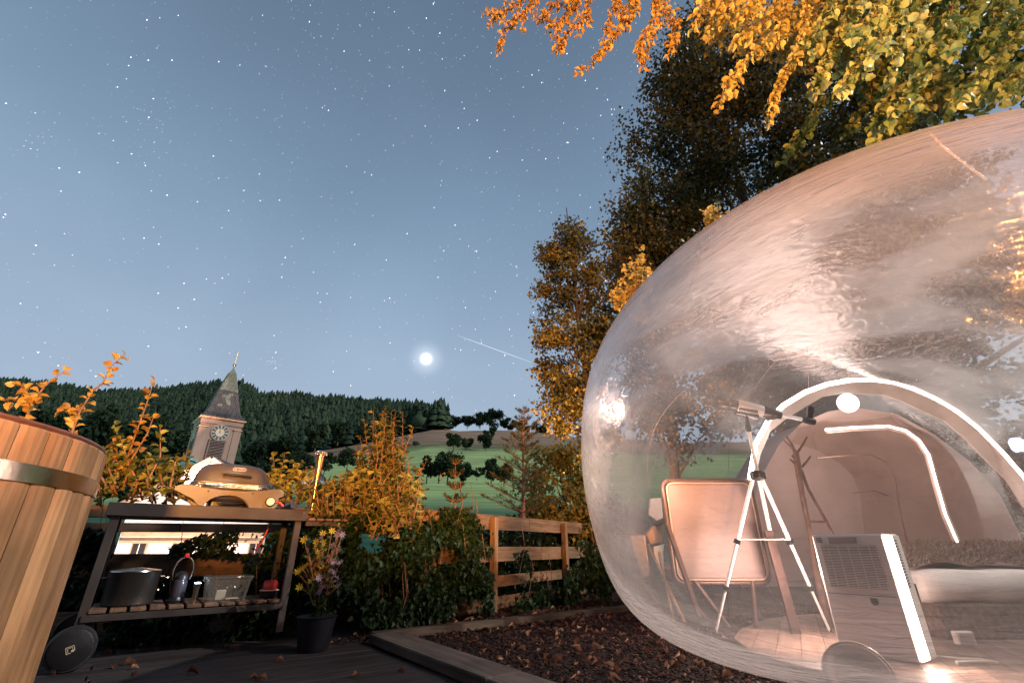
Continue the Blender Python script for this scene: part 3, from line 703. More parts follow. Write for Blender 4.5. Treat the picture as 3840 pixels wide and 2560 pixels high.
def build_mulch():
    M_soil = mat('soil', (.022, .013, .010), .95, 0, .5, 6, 1., 30)
    n = 60; V = []; F = []
    xs = np.linspace(-2.6, 9, n); ys = np.linspace(-3, 11, n)
    for j in range(n):
        for i in range(n):
            V.append((xs[i], ys[j], -.012 + .012 * math.sin(xs[i] * 3.1 + ys[j]) * math.cos(ys[j] * 2.3)))
    for j in range(n - 1):
        for i in range(n - 1):
            cx, cyy = (xs[i] + xs[i + 1]) / 2, (ys[j] + ys[j + 1]) / 2
            q = Vector((cx, cyy, 0)) - O_D
            if q.dot(EX) < -.3 and q.dot(EY) < 1.3: continue
            F.append((j * n + i, j * n + i + 1, (j + 1) * n + i + 1, (j + 1) * n + i))
    tag(pymesh('mulch_bed', V, F, M_soil, None, True), kind='structure')
    M_chip = leafmat('bark_chips', [(.014, .007, .006), (.035, .015, .012), (.10, .042, .032), (.26, .12, .085), (.5, .27, .19)], 0, .75, .2)
    tv = np.array([(-.5, -.12, 0), (.5, -.09, 0), (.42, .12, .02), (-.46, .10, .01), (-.4, -.08, .12), (.4, -.05, .10), (.33, .08, .13), (-.36, .07, .11)])
    tf = [(0, 3, 2, 1), (4, 5, 6, 7), (0, 1, 5, 4), (1, 2, 6, 5), (2, 3, 7, 6), (3, 0, 4, 7)]
    N_ = 90000
    x = R.uniform(-1.9, 4.6, N_); y = 2.2 + R.uniform(0, 1, N_) ** 1.2 * 7.5
    rel = np.stack([x - O_D.x, y - O_D.y], 1); a = rel @ np.array([.8, .6]); b = rel @ np.array([-.6, .8])
    tq = np.stack([x - 2.631, y - 3.663], 1); tin = (tq @ np.array([.871, -.491]) / 1.0) ** 2 + (tq @ np.array([.491, .871]) / np.where(tq @ np.array([.491, .871]) < 0, 1.05, 1.85)) ** 2 < 1
    keep = ~tin; keep &= (a > .27) | ((b > .05) & (a > -.4)) ; keep &= (y < 5.75 + (x + .18) * 1.5 + .1)
    x, y = x[keep], y[keep]; n = len(x)
    az_ = R.uniform(0, 2 * PI, n); tilt = R.normal(0, .28, n)
    d = np.stack([np.cos(az_) * np.cos(tilt), np.sin(az_) * np.cos(tilt), np.sin(tilt)], 1)
    m3 = rot_mats(d, R.normal(0, .4, n)); m3 = m3[:, :, [1, 0, 2]] * np.array([1, -1, 1])
    tint = np.clip(R.beta(1.3, 4.2, n), 0, 1)
    o = scatter_mesh('bark_mulch', tv, tf, np.stack([x, y, R.uniform(-.004, .022, n)], 1), m3, R.uniform(.014, .048, n), tint, M_chip)
    tag(o, 'dark reddish bark mulch spread between the edging and the bubble tent')
    # fallen leaves, countable ones on mulch and deck
    M_dry = leafmat('dry_leaf', [(.10, .04, .022), (.20, .085, .05), (.32, .15, .09), (.40, .24, .15)], .3, .6)
    n = 900; x = R.uniform(-1.3, 3.6, n); y = R.uniform(2.5, 6.0, n)
    rel = np.stack([x - O_D.x, y - O_D.y], 1); a = rel @ np.array([.8, .6]); b = rel @ np.array([-.6, .8]); tq = np.stack([x - 2.631, y - 3.663], 1); tin = (tq @ np.array([.871, -.491]) / 1.1) ** 2 + (tq @ np.array([.491, .871]) / 1.95) ** 2 < 1; k = ((a > .3) | (b > .1)) & ~tin; x, y = x[k], y[k]; n = len(x)
    d = unit(n); d[:, 2] = np.abs(d[:, 2]) * .8
    o = scatter_mesh('fallen_leaves', LEAF_V * np.array([.8, 1, 3.5]), LEAF_F, np.stack([x, y, np.full(n, .022)], 1), rot_mats(d, R.normal(0, .6, n)), R.uniform(.025, .06, n), R.uniform(0, 1, n), M_dry)
    tag(o, 'small curled dry leaves lying over the bark mulch')
    LL = ('dry leaf lying just right of the cart wheel', 'curled dry leaf touching its neighbour right of the cart wheel', 'dry leaf on the deck before the flower pot', 'dry leaf tucked under the cart wheel', 'dry leaf at the foot of the tub', 'small dry leaf in front of the cart shelf', 'dry leaf in front of the stock pot end of the cart', 'lone dry leaf on the planks near the lower picture edge', 'dry leaf under the right part of the cart', 'dry leaf by the left cart leg', 'dry leaf beside the one under the right part of the cart', 'dry leaf against the edging board', 'dry leaf next to the end of the deck', 'dry leaf pressed between wheel and tub', 'dry leaf in the middle of the open deck', 'dry leaf nearest the camera right of the deck middle')
    for i, (u, v) in enumerate(((490, 2505), (510, 2528), (1065, 2475), (240, 2505), (190, 2525), (425, 2495), (462, 2490), (1000, 2545), (845, 2420), (390, 2445), (860, 2430), (1490, 2515), (1320, 2535), (200, 2498), (700, 2520), (935, 2540))):
        p = G(u, v, .008); me = bpy.data.meshes.new('fallen_leaf'); s = random.uniform(.035, .06); me.from_pydata([tuple(q * s * np.array([.9, 1, 3.2])) for q in LEAF_V], [], LEAF_F); me.materials.append(M_dry); set_tint(me, random.random())
        o = bpy.data.objects.new('fallen_leaf', me); link(o); o.location = p; o.rotation_euler = (random.uniform(-.2, .5), random.uniform(-.5, .5), random.uniform(0, 6))
        tag(o, LL[i], 'leaf', 'dry leaves fallen on the deck')
build_mulch()

# ------------------------------------------------------------------ hot tub
def build_tub():
    c = Vector((-2.80, 1.60, 0)); Rt, Rb, H = 1.052, 1.075, 1.06; N_ = 52
    t = thing('hot_tub', c, 'round wooden barrel hot tub with steel hoop and flat dark lid', 'hot tub')
    mesh = None
    for k in range(N_):
        a0 = 2 * PI * k / N_; am = a0 + PI / N_; da = PI / N_ - .0022
        # a stave: slightly crowned outer face
        bm = bmesh.new(); jit = random.uniform(-.002, .002)
        def ring(r, z): return [bm.verts.new(c + Vector((math.cos(am + f * da), math.sin(am + f * da), 0)) * (r + q + jit) + EZ * z) for f, q in ((-1, -.003), (-.6, .0015), (0, .003), (.6, .0015), (1, -.003), (1, -.045), (-1, -.045))]
        lv = [ring(Rb, 0), ring(Rb + (Rt - Rb) * .5, H * .5), ring(Rt, H - .008), ring(Rt - .006, H)]
        for p, q in zip(lv, lv[1:]):
            for i in range(7): bm.faces.new((p[i], p[(i + 1) % 7], q[(i + 1) % 7], q[i]))
        bm.faces.new(lv[-1]); bm_obj('stave', bm, M_stave, t)
    for z0, z1 in ((.868, .932), (.06, .12)):
        r0, r1 = Rb + (Rt - Rb) * z0 / H + .006, Rb + (Rt - Rb) * z1 / H + .006
        lathe('hoop', [(r0 - .004, z0), (r0 + .002, z0 + .001), (r1 + .002, z1 - .001), (r1 - .004, z1)], c, M_steel, t, n=72, cap=False)
    for am in (-.62, -.55, -.06):
        rr_ = Rt + .012; d_ = Vector((math.cos(am), math.sin(am), 0))
        lathe('hoop_bolt', [(.010, 0), (.010, .006), (.006, .010), (.001, .011)], c + d_ * rr_ + EZ * .90, M_steel, t, d_, 10)
    M_lid = mat('lid_vinyl', (.20, .075, .045), .5, 0, .3, 6, .3)
    lathe('lid', [(Rt - .10, H - .03), (Rt - .012, H + .001), (Rt - .006, H + .012), (Rt - .014, H + .022), (Rt - .3, H + .034), (.01, H + .04)], c, M_lid, t, n=64)
build_tub()

# ------------------------------------------------------------------ barbecue cart
A0 = Vector((-2.68, 3.20, 0)); CL, CD, CH = 1.27, .56, .93
def C(s, d, z): return A0 + EX * s + EY * d + EZ * z
AX = (EX, EY, EZ)
def build_cart():
    t = thing('barbecue_cart', C(.6, .3, 0), 'dark steel barbecue cart with slatted shelves and two wheels', 'cart')
    ap = .085
    box('front_rail', C(CL / 2, .015, CH - ap / 2), (CL, .03, ap), M_cart, t, AX, .004)
    box('back_rail', C(CL / 2, CD - .015, CH - ap / 2), (CL, .03, ap), M_cart, t, AX, .004)
    for s in (.015, CL - .015): box('end_rail', C(s, CD / 2, CH - ap / 2), (.03, CD - .062, ap), M_cart, t, AX, .004)
    box('bolt', C(CL - .03, -.002, CH - .03), (.018, .008, .018), M_steel, t, AX, .003)
    n = 6
    for k in range(n): box('top_slat', C(CL / 2, .075 + k * (CD - .15) / (n - 1), CH - .012), (CL - .064, .07, .022), M_slat, t, AX, .003)
    for s in (.055, CL - .055):
        for d in (.05, CD - .05):
            box('leg', C(s, d, (CH - ap) / 2 + .04), (.05, .04, CH - ap - .08), M_cart, t, AX, .003)
    for d in (.03, CD - .03): box('shelf_rail', C(CL / 2, d, .25), (CL - .1, .025, .04), M_cart, t, AX, .003)
    for k in range(11): box('shelf_slat', C(.12 + k * (CL - .24) / 10, CD / 2, .285), (.085, CD - .04, .02), M_slat, t, AX, .003)
    # side table
    box('side_rail', C(CL + .17, .03, CH - .10), (.34, .025, .04), M_cart, t, AX, .003)
    box('side_rail', C(CL + .17, CD - .03, CH - .10), (.34, .025, .04), M_cart, t, AX, .003)
    for k in range(5): box('side_slat', C(CL + .04 + k * .068, CD / 2, CH - .07), (.056, CD, .018), M_slat, t, AX, .003)
    # wheels
    for s, d in ((.06, -.12), (.02, CD + .05)):
        wc = C(s, d, .118)
        wh = lathe('wheel', [(.084, -.02), (.111, -.02), (.117, -.01), (.117, .01), (.111, .02), (.084, .02)], wc, M_rubber, t, EY, 40)
        lathe('hub_cap', [(.10, -.020), (.10, -.028), (.092, -.031), (.035, -.036), (.007, -.037)], wc, M_black, wh, EY, 32)
        M_mk = mat('wheel_mark', (.55, .45, .33), .5, 0, .1) if 'wheel_mark' not in MATS else MATS['wheel_mark']
        q1 = (EX * .94 + EZ * .34).normalized(); q2 = (EZ * .94 - EX * .34).normalized(); mc = wc - EY * .0385
        if d < 0:
            for off, sz in ((q2 * .022, (.05, .004)), (-q1 * .024, (.004, .046)), (q1 * .024, (.004, .030)), (-q2 * .022 - q1 * .012, (.026, .004)), (-q2 * .012 + q1 * .012, (.016, .013)), (q2 * .013, (.032, .003)), (-q1 * .014, (.003, .028)), (q1 * .014 + q2 * .004, (.003, .018))):
                box('emblem_line', mc + off * .75, (sz[0] * .75, sz[1] * .75, .002), M_mk, wh, (q1, q2, EY))
    tube('axle', [C(.06, -.10, .118), C(.02, CD + .04, .118)], .01, M_steel, t, 8)
build_cart()
def rrect(w, h, r, n=5):
    pts = []
    for cx_, cy_, a0 in ((w / 2 - r, h / 2 - r, 0), (-w / 2 + r, h / 2 - r, PI / 2), (-w / 2 + r, -h / 2 + r, PI), (w / 2 - r, -h / 2 + r, 1.5 * PI)):
        for k in range(n + 1): a = a0 + k * PI / 2 / n; pts.append((cx_ + r * math.cos(a), cy_ + r * math.sin(a)))
    return pts
def build_grill():
    # spans u 600..1075 on the cart top
    z0 = CH; s0, s1 = .36, 1.05; cs = (s0 + s1) / 2
    t = thing('portable_grill', C(cs, .28, z0), 'portable gas grill with closed warm metal lid and pale round knob on the cart', 'grill')
    # body: side profile with arch, extruded in depth
    w = .74; x0 = cs - w / 2
    # front casting outline, seen from the front: shoulders, arch cut out underneath
    out = [(0.0, .128), (.03, .142), (.09, .145), (.16, .13), (.30, .118), (.46, .118), (.58, .128), (.66, .150), (.705, .150), (.735, .125), (.74, .095), (.70, .085), (.71, .03), (.69, 0.0), (.515, 0.0)]
    arch = [(.515 - .0, 0.0)]
    for k in range(11): a = k * PI / 10; arch.append((.355 + .15 * math.cos(a), .088 * math.sin(a)))
    out += arch[1:] + [(.17, 0), (.13, .05), (.06, .075), (0.0, .10)]
    body = prism('body', out, C(x0, .06, z0 + .002), EX, EZ, EY, .05, M_grill, t, .004)
    prism('body', out, C(x0, .42, z0 + .002), EX, EZ, EY, .05, M_grill, t, .004)
    # bowl
    def loft(name, secs, m_, par, closed_top=True):
        bm = bmesh.new(); rs = []
        for (w_, d_, r_, z_, ox) in secs: rs.append([bm.verts.new(C(cs + ox + p[0], .27 + p[1], z0 + z_)) for p in rrect(w_, d_, r_, 6)])
        for a, b in zip(rs, rs[1:]):
            n = len(a)
            for k in range(n): bm.faces.new((a[k], a[(k + 1) % n], b[(k + 1) % n], b[k]))
        bm.faces.new(rs[0][::-1]); bm.faces.new(rs[-1])
        return bm_obj(name, bm, m_, par, True, 40)
    loft('bowl', [(.36, .24, .08, .045, -.005), (.46, .34, .1, .08, -.005), (.52, .40, .1, .14, -.005), (.53, .41, .1, .152, -.005)], M_grill, t)
    loft('burner_tray', [(.26, .2, .03, .006, 0), (.26, .2, .03, .05, 0)], M_black, t)
    # foil sticking out between bowl and lid
    bm = bmesh.new(); ring0 = rrect(.535, .415, .1, 8); n = len(ring0); rows = []
    for j in range(4):
        rows.append([bm.verts.new(C(cs - .005 + p[0] * (1 + .012 * math.sin(i * 2.3 + j * 1.7) + .018 * (j in (1, 2))), .27 + p[1] * (1 + .014 * math.sin(i * 1.7 + j * 2.1) + .018 * (j in (1, 2))), z0 + .138 + j * .012 + .006 * math.sin(i * 1.3 + j))) for i, p in enumerate(ring0)])
    for a, b in zip(rows, rows[1:]):
        for k in range(n): bm.faces.new((a[k], a[(k + 1) % n], b[(k + 1) % n], b[k]))
    bm_obj('foil_lining', bm, M_foil, t)
    lid = loft('lid', [(.525, .41, .09, .168, -.005), (.545, .43, .095, .170, -.005), (.545, .43, .095, .178, -.005), (.515, .40, .1, .186, -.005), (.49, .375, .11, .25, -.005), (.455, .34, .12, .292, -.005), (.40, .28, .12, .318, -.005), (.30, .18, .08, .331, -.005), (.12, .06, .02, .335, -.005)], M_grill, t)
    # handle recess and bar on the lid front
    fz = z0 + .232; fy_ = .27 - .197
    prism('handle_recess', [(-.105, .012), (-.06, .019), (.10, .010), (.112, 0), (.108, -.022), (.09, -.028), (.03, -.012), (-.05, -.016), (-.08, -.022)], C(cs - .0, fy_ + .006, fz), EX, EZ, -EY, .004, M_grilld, lid)
    tube('handle', [C(cs - .085, fy_ - .004, fz + .004), C(cs - .06, fy_ - .022, fz + .004), C(cs + .08, fy_ - .022, fz - .003), C(cs + .105, fy_ - .004, fz - .006)], .0075, M_grilld, lid, 8)
    M_bd = mat('badge_metal', (.62, .5, .4), .35, .6, .1)
    bd = prism('badge', rrect(.095, .03, .013), C(cs + .015, fy_ + .028, fz + .052), EX, (EZ + EY * .25).normalized(), -EY, .012, M_bd, lid, .001)
    cu = bpy.data.curves.new('badge_lettering', 'FONT'); cu.body = 'V IBAXO'; cu.size = .021; cu.extrude = .001; cu.align_x = 'CENTER'; cu.align_y = 'CENTER'
    tmp = bpy.data.objects.new('tmp', cu); link(tmp); dg = bpy.context.evaluated_depsgraph_get(); me = bpy.data.meshes.new_from_object(tmp.evaluated_get(dg)); bpy.data.objects.remove(tmp)
    me.name = 'badge_lettering'; me.materials.clear(); me.materials.append(M_grilld)
    nf = -EY; upv = (EZ + EY * .25).normalized(); nf = EX.cross(upv).normalized()
    mw = Matrix((EX.to_4d(), upv.to_4d(), nf.to_4d(), (0, 0, 0, 1))).transposed()
    mw.translation = C(cs + .015, fy_ + .0145, fz + .052)
    for v_ in me.vertices: v_.co = mw @ v_.co
    attach(link(bpy.data.objects.new('badge_lettering', me)), bd)
    # knob with bezel, side cut-outs, screws
    kc = C(cs + .275, .055, z0 + .052)
    kb = lathe('knob_bezel', [(.034, 0), (.036, .012), (.031, .018), (.0295, .016)], kc, M_grilld, t, -EY, 28, cap=False)
    lathe('knob', [(.0295, 0), (.0295, .022), (.027, .026), (.001, .027)], kc, mat('knob_cream', (.8, .72, .55), .35, 0, .05), kb, -EY, 28)
    for s in (-.16, .14): lathe('screw', [(.007, 0), (.007, .003), (.001, .004)], C(cs + s, .057, z0 + .108), M_grilld, t, -EY, 10)
    tube('side_handle', [C(x0 - .0, .09, z0 + .10), C(x0 - .03, .10, z0 + .085), C(x0 - .03, .38, z0 + .085), C(x0, .42, z0 + .10)], .010, M_grilld, t)
    tube('side_handle', [C(x0 + w - .01, .09, z0 + .12), C(x0 + w + .02, .10, z0 + .105), C(x0 + w + .02, .38, z0 + .105), C(x0 + w - .01, .42, z0 + .12)], .010, M_grilld, t)
    for k in range(3): tube('burner_pipe', [C(cs - .08 + .02 * k, .08, z0 + .025 + .008 * k), C(cs + .06 + .02 * k, .10, z0 + .028 + .005 * k)], .005, M_steel, t, 6)
    h = tube('gas_hose', [C(cs + .31, .07, z0 + .055), C(cs + .345, .05, z0 + .05), C(cs + .375, .05, z0 + .03), C(cs + .39, .30, z0 + .012), C(cs + .42, .52, z0 - .02), C(cs + .40, .60, z0 - .14), C(cs + .37, .60, z0 - .25), C(cs + .33, .58, z0 - .30)], .0085, M_hose, None, 8)
    tag(h, 'red rubber gas hose curving down from the grill knob', 'hose')
    # flared pipe with foil crown standing on the side table
    pb = C(CL + .10, .30, CH - .061); tp_ = pb + EZ * .58
    pt = thing('flared_pipe', pb, 'tall flared copper coloured pipe topped with crumpled foil beside the grill', 'pipe')
    lathe('pipe', [(.016, 0), (.017, .1), (.020, .25), (.027, .40), (.036, .52), (.041, .56), (.038, .56)], pb, M_copper, pt, n=24, cap=False)
    lathe('base', [(.03, 0), (.03, .008), (.018, .012)], pb, M_black, pt, n=20)
    bm = bmesh.new(); bmesh.ops.create_icosphere(bm, subdivisions=4, radius=1)
    rr = random.Random(4)
    for v_ in bm.verts:
        d = v_.co.copy(); q = 1 + .16 * math.sin(d.x * 9 + d.y * 4) * math.sin(d.y * 11 + 1) + rr.uniform(-.09, .09)
        sk = -.35 if d.z < -.2 else 0
        v_.co = Vector((d.x * .057 * q, d.y * .057 * q, d.z * .032 * q)) + pb + EZ * .565
    bmesh.ops.delete(bm, geom=[v_ for v_ in bm.verts if v_.co.z < pb.z + .548], context='VERTS')
    bm_obj('foil_crown', bm, M_foil, pt)
build_grill()
def build_shelf_items():
    z = .295
    M_dks = mat('brushed_dark_steel', (.10, .09, .085), .35, .8, .2, 6)
    t = thing('stock_pot', C(.26, .26, z), 'big dull steel pot on the left of the lower cart shelf', 'pot')
    lathe('pot_body', [(.135, 0), (.145, .01), (.147, .20), (.15, .205)], C(.26, .26, z), M_dks, t, n=36)
    lathe('pot_lid', [(.15, .206), (.148, .212), (.06, .225), (.02, .228)], C(.26, .26, z), M_steel, t, n=36)
    for s in (-1, 1): tube('pot_handle', [C(.26 + s * .145, .23, z + .17), C(.26 + s * .175, .24, z + .17), C(.26 + s * .175, .28, z + .17), C(.26 + s * .145, .29, z + .17)], .006, M_steel, t, 6)
    t = thing('lantern', C(.53, .2, z), 'dark lantern bottle with looped handle and red top between pot and plastic box', 'lantern')
    lc = C(.53, .2, z)
    lathe('base', [(.055, 0), (.058, .02), (.05, .03), (.048, .04)], lc, M_black, t)
    lathe('glass', [(.045, .04), (.046, .13), (.038, .15)], lc, mat('smoked_glass', (.06, .055, .07), .1, .2, .1), t)
    lathe('cap', [(.04, .15), (.042, .17), (.03, .19), (.012, .2)], lc, M_dks, t)
    pts = [lc + EX * (.06 * math.cos(a)) + EZ * (.20 + .095 * math.sin(a)) for a in np.linspace(-.6, PI + .6, 14)]
    tube('handle_loop', pts, .006, M_dks, t, 8, cap=True)
    lathe('red_top', [(.014, 0), (.017, .01), (.014, .025), (.004, .03)], lc + EZ * .29, M_red, t, n=12)
    M_cool = emitmat('torch_led', (.55, .75, 1), 22.)
    tr = thing('pocket_torch', C(.63, .12, z), 'small switched-on torch glowing cold white beside the clear plastic box', 'torch')
    lathe('barrel', [(.016, 0), (.018, .1), (.024, .125)], C(.63, .10, z), M_steel, tr, n=16)
    lathe('lens', [(.021, .126), (.016, .131), (.001, .132)], C(.63, .10, z), M_cool, tr, n=16)
    lamp('torch_light', 'POINT', C(.63, .09, z + .16), None, .7, (.5, .7, 1), shadow_soft_size=.01)
    # clear box
    m, N, L = nodes_of('clear_plastic'); out = N.new('ShaderNodeOutputMaterial'); mx = N.new('ShaderNodeMixShader'); tr_ = N.new('ShaderNodeBsdfTransparent'); b = N.new('ShaderNodeBsdfPrincipled')
    b.inputs['Base Color'].default_value = (.5, .45, .4, 1); b.inputs['Roughness'].default_value = .12; mx.inputs[0].default_value = .13; tr_.inputs[0].default_value = (.9, .88, .85, 1)
    L.new(tr_.outputs[0], mx.inputs[1]); L.new(b.outputs[0], mx.inputs[2]); L.new(mx.outputs[0], out.inputs[0]); m_clear = m
    bc = C(.83, .2, z); t = thing('storage_box', bc, 'clear plastic storage box with papers on the lower cart shelf', 'plastic box')
    bm = bmesh.new(); rs = []
    for w_, d_, z_ in ((.25, .2, 0), (.29, .23, .15)): rs.append([bm.verts.new(bc + EX * p[0] + EY * p[1] + EZ * z_) for p in rrect(w_, d_, .02, 3)])
    n = len(rs[0])
    for k in range(n): bm.faces.new((rs[0][k], rs[0][(k + 1) % n], rs[1][(k + 1) % n], rs[1][k]))
    bm.faces.new(rs[0][::-1]); bm_obj('box_body', bm, m_clear, t)
    prism('box_lid', rrect(.31, .25, .02, 3), bc + EZ * .151, EX, EY, EZ, .012, m_clear, t, .002)
    for s in (-1, 1): box('clip', bc + EX * s * .157 + EZ * .145, (.008, .06, .03), m_clear, t, AX, .002)
    M_pap = mat('paper', (.7, .6, .5), .7, 0, .15)
    o = box('paper_packet', bc + EX * -.03 - EY * .02 + EZ * .04, (.06, .02, .06), M_pap, None, (EX, (EY + EZ * .3).normalized(), (EZ - EY * .3).normalized())); tag(o, 'cream paper packet standing in the clear plastic box', 'packet')
    o = box('paper_sheet', bc + EX * .05 + EZ * .012, (.08, .06, .006), M_pap, None, (EX, EY, (EZ + EX * .1).normalized())); tag(o, 'folded paper sheet lying at the bottom of the clear plastic box', 'paper')
    t = thing('red_pot', C(1.13, .2, z), 'small pot with bright red lid on the right of the lower cart shelf', 'pot')
    lathe('pot_body', [(.05, 0), (.062, .012), (.066, .045), (.068, .05)], C(1.13, .2, z), M_black, t)
    lathe('rim', [(.068, .051), (.071, .054), (.066, .058)], C(1.13, .2, z), M_white, t)
    lathe('red_lid', [(.052, .059), (.054, .10), (.046, .118), (.02, .124)], C(1.13, .2, z), M_red, t)
build_shelf_items()

# ------------------------------------------------------------------ fences
def build_fences():
    t = thing('wooden_fence', (-.2, 5.6, 0), 'orange lit wooden plank fence running back towards the bubble tent', 'fence')
    d = Vector((.55, .835, 0)).normalized(); nrm = Vector((-d.y, d.x, 0)); o = Vector((-.72, 4.95, 0))
    for i, (z1, z0) in enumerate(((.99, .83), (.655, .50), (.36, .245), (.15, .03))):
        cuts = [0, 1.7 + .3 * (i % 2), 3.9, 6.6]
        for a, b in zip(cuts, cuts[1:]):
            j = random.uniform(-.004, .004)
            beam('rail', o + d * (a + .003) + EZ * ((z0 + z1) / 2 + j), o + d * (b - .003) + EZ * ((z0 + z1) / 2 + j), .032, z1 - z0, M_fence, t, .004)
    for s in (.86, 2.6, 4.4, 6.2): beam('post', o + d * s - nrm * .052 + EZ * 0, o + d * s - nrm * .052 + EZ * .965, .07, .07, M_post, t, .004, up=nrm)
    t = thing('wooden_fence', (-2.6, 4.6, 0), 'darker wooden plank fence behind the barbecue cart and tub', 'fence')
    e0 = Vector((-6.5, 3.62, 0)); e1 = Vector((-.74, 4.98, 0)); d = (e1 - e0).normalized(); nrm = Vector((-d.y, d.x, 0)); Ln = (e1 - e0).length
    for i, (z1, z0) in enumerate(((.995, .89), (.85, .775), (.60, .42), (.17, .0))):
        cuts = [0, 1.6 + .5 * (i % 2), 3.6, 5.0, Ln]
        for a, b in zip(cuts, cuts[1:]):
            beam('rail', e0 + d * (a + .003) + EZ * (z0 + z1) / 2, e0 + d * (b - .003) + EZ * (z0 + z1) / 2, .03, z1 - z0, M_fence2, t, .004)
    for s in (.5, 2.3, 4.9): beam('post', e0 + d * s + nrm * .055, e0 + d * s + nrm * .055 + EZ * .97, .07, .07, M_post, t, .004, up=nrm)
build_fences()

# ------------------------------------------------------------------ leafy plants
OR = [(.16, .09, .03), (.38, .22, .055), (.56, .36, .09), (.68, .50, .18)]
M_orange = leafmat('autumn_leaf', OR, .35, .45)
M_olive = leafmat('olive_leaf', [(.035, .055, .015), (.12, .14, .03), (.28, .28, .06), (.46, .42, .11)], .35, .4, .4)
M_ivy = leafmat('ivy_leaf', [(.006, .016, .005), (.014, .034, .010), (.03, .06, .016), (.09, .10, .028)], .15, .5, .22)
M_gold2 = leafmat('amber_bush_leaf', [(.035, .042, .011), (.09, .095, .02), (.20, .175, .035), (.42, .30, .06)], .3, .4, .4)
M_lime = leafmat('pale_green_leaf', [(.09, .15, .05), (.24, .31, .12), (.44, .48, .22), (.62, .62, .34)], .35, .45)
M_alder = leafmat('alder_leaf', [(.02, .024, .010), (.065, .062, .018), (.17, .135, .035), (.42, .28, .075)], .3, .45, .35)
def shoot(parent, pts, rad, mat_=None, n=5):
    return tube('stem', pts, [rad * (1 - .75 * i / (len(pts) - 1)) for i in range(len(pts))], mat_ or M_twig, parent, n)
def along(pts, n, jit=0.):
    pts = [Vector(p) for p in pts]; seg = [(b - a).length for a, b in zip(pts, pts[1:])]; T = sum(seg); out = []
    for i in range(n):
        s = (i + random.uniform(.1, .9)) / n * T
        for (a, b, l) in zip(pts, pts[1:], seg):
            if s <= l: break
            s -= l
        out.append((a.lerp(b, min(1, s / l)), (b - a).normalized()))
    return out
def leaf_shoots(name, label, cat, shoots, tv, tf, size, per, mat_, tint=(.2, .9), nobj=300, droop=0., group=None, spread=.9, base=None):
    """plant of stems (polylines) with alternate leaves"""
    b = base or shoots[0][0]
    t = thing(name, b, label, cat, group)
    pos, dirs, sc, ti = [], [], [], []
    for sh in shoots:
        shoot(t, sh, .008 if len(sh) > 2 else .004)
        L_ = sum((Vector(b2) - Vector(a)).length for a, b2 in zip(sh, sh[1:]))
        for i, (p, d) in enumerate(along(sh, max(2, int(L_ * per)))):
            x, y, z = frame(d); a = i * 2.4 + random.uniform(-.5, .5)
            side = x * math.cos(a) + y * math.sin(a)
            dd = (side * spread + d * .5 + Vector((0, 0, -droop)) + Vector(unit(1)[0]) * .25).normalized()
            pos.append(p + side * .006); dirs.append(dd); sc.append(size * random.uniform(.6, 1.2)); ti.append(random.uniform(*tint))
    n = len(pos)
    place_leaves(t, tv, tf, np.array([tuple(p) for p in pos]), np.array([tuple(d) for d in dirs]), R.normal(0, .7, n), np.array(sc), np.array(ti), mat_, nobj)
    return t
def uvline(pts, y): return [P(u, v, y + (k * .02)) for k, (u, v) in enumerate(pts)]
leaf_shoots('leafy_shoot', 'tall orange shoot rising highest behind the tub, curving to the right', 'shoot',
            [uvline([(262, 1640), (300, 1540), (345, 1470), (385, 1435), (420, 1370), (470, 1325)], 3.1), uvline([(300, 1540), (262, 1530), (235, 1545)], 3.1)], ROUND_V, LEAF_F, .062, 46, M_orange, (.3, 1))
leaf_shoots('leafy_shoot', 'orange shoot behind the tub leaning right, ending in pale round leaves', 'shoot',
            [uvline([(85, 1600), (120, 1510), (165, 1450), (200, 1420), (250, 1385)], 2.9), uvline([(120, 1510), (70, 1500), (20, 1505)], 2.9), uvline([(120, 1520), (90, 1450), (60, 1435)], 2.9)], ROUND_V, LEAF_F, .062, 40, M_orange, (.3, 1))
leaf_shoots('leafy_shoot', 'slender golden shoot standing alone between tub and church tower', 'shoot',
            [uvline([(440, 1830), (500, 1650), (540, 1540), (562, 1475), (578, 1425)], 3.6), uvline([(470, 1760), (555, 1620), (580, 1550)], 3.6), uvline([(430, 1800), (440, 1700), (420, 1640)], 3.6)], ROUND_V, LEAF_F, .062, 34, M_orange, (.1, .75))
sh = []
for _ in range(46):
    u0 = random.uniform(330, 700); v0 = random.uniform(1800, 1900)
    sh.append(uvline([(u0, v0), (u0 + random.uniform(-40, 60), v0 - random.uniform(50, 110)), (u0 + random.uniform(-70, 90), v0 - random.uniform(80, 250) * (1 - abs(u0 - 480) / 400))], random.uniform(3.5, 4.0)))
leaf_shoots('shrub', 'olive leaved shrub between the tub and the church, half in shadow', 'shrub', sh, ROUND_V, LEAF_F, .058, 40, M_olive, (.1, .8))
sh = []
for _ in range(26):
    u0 = random.uniform(930, 1180); v0 = random.uniform(1850, 1910)
    sh.append(uvline([(u0, v0), (u0 + random.uniform(-20, 30), v0 - random.uniform(50, 90)), (u0 + random.uniform(-40, 40), v0 - random.uniform(80, 215) * (1 - abs(u0 - 1040) / 260))], random.uniform(4.5, 4.9)))
leaf_shoots('shrub', 'golden leaved shrub behind the right side of the grill lid', 'shrub', sh, ROUND_V, LEAF_F, .065, 34, M_olive, (.3, 1))
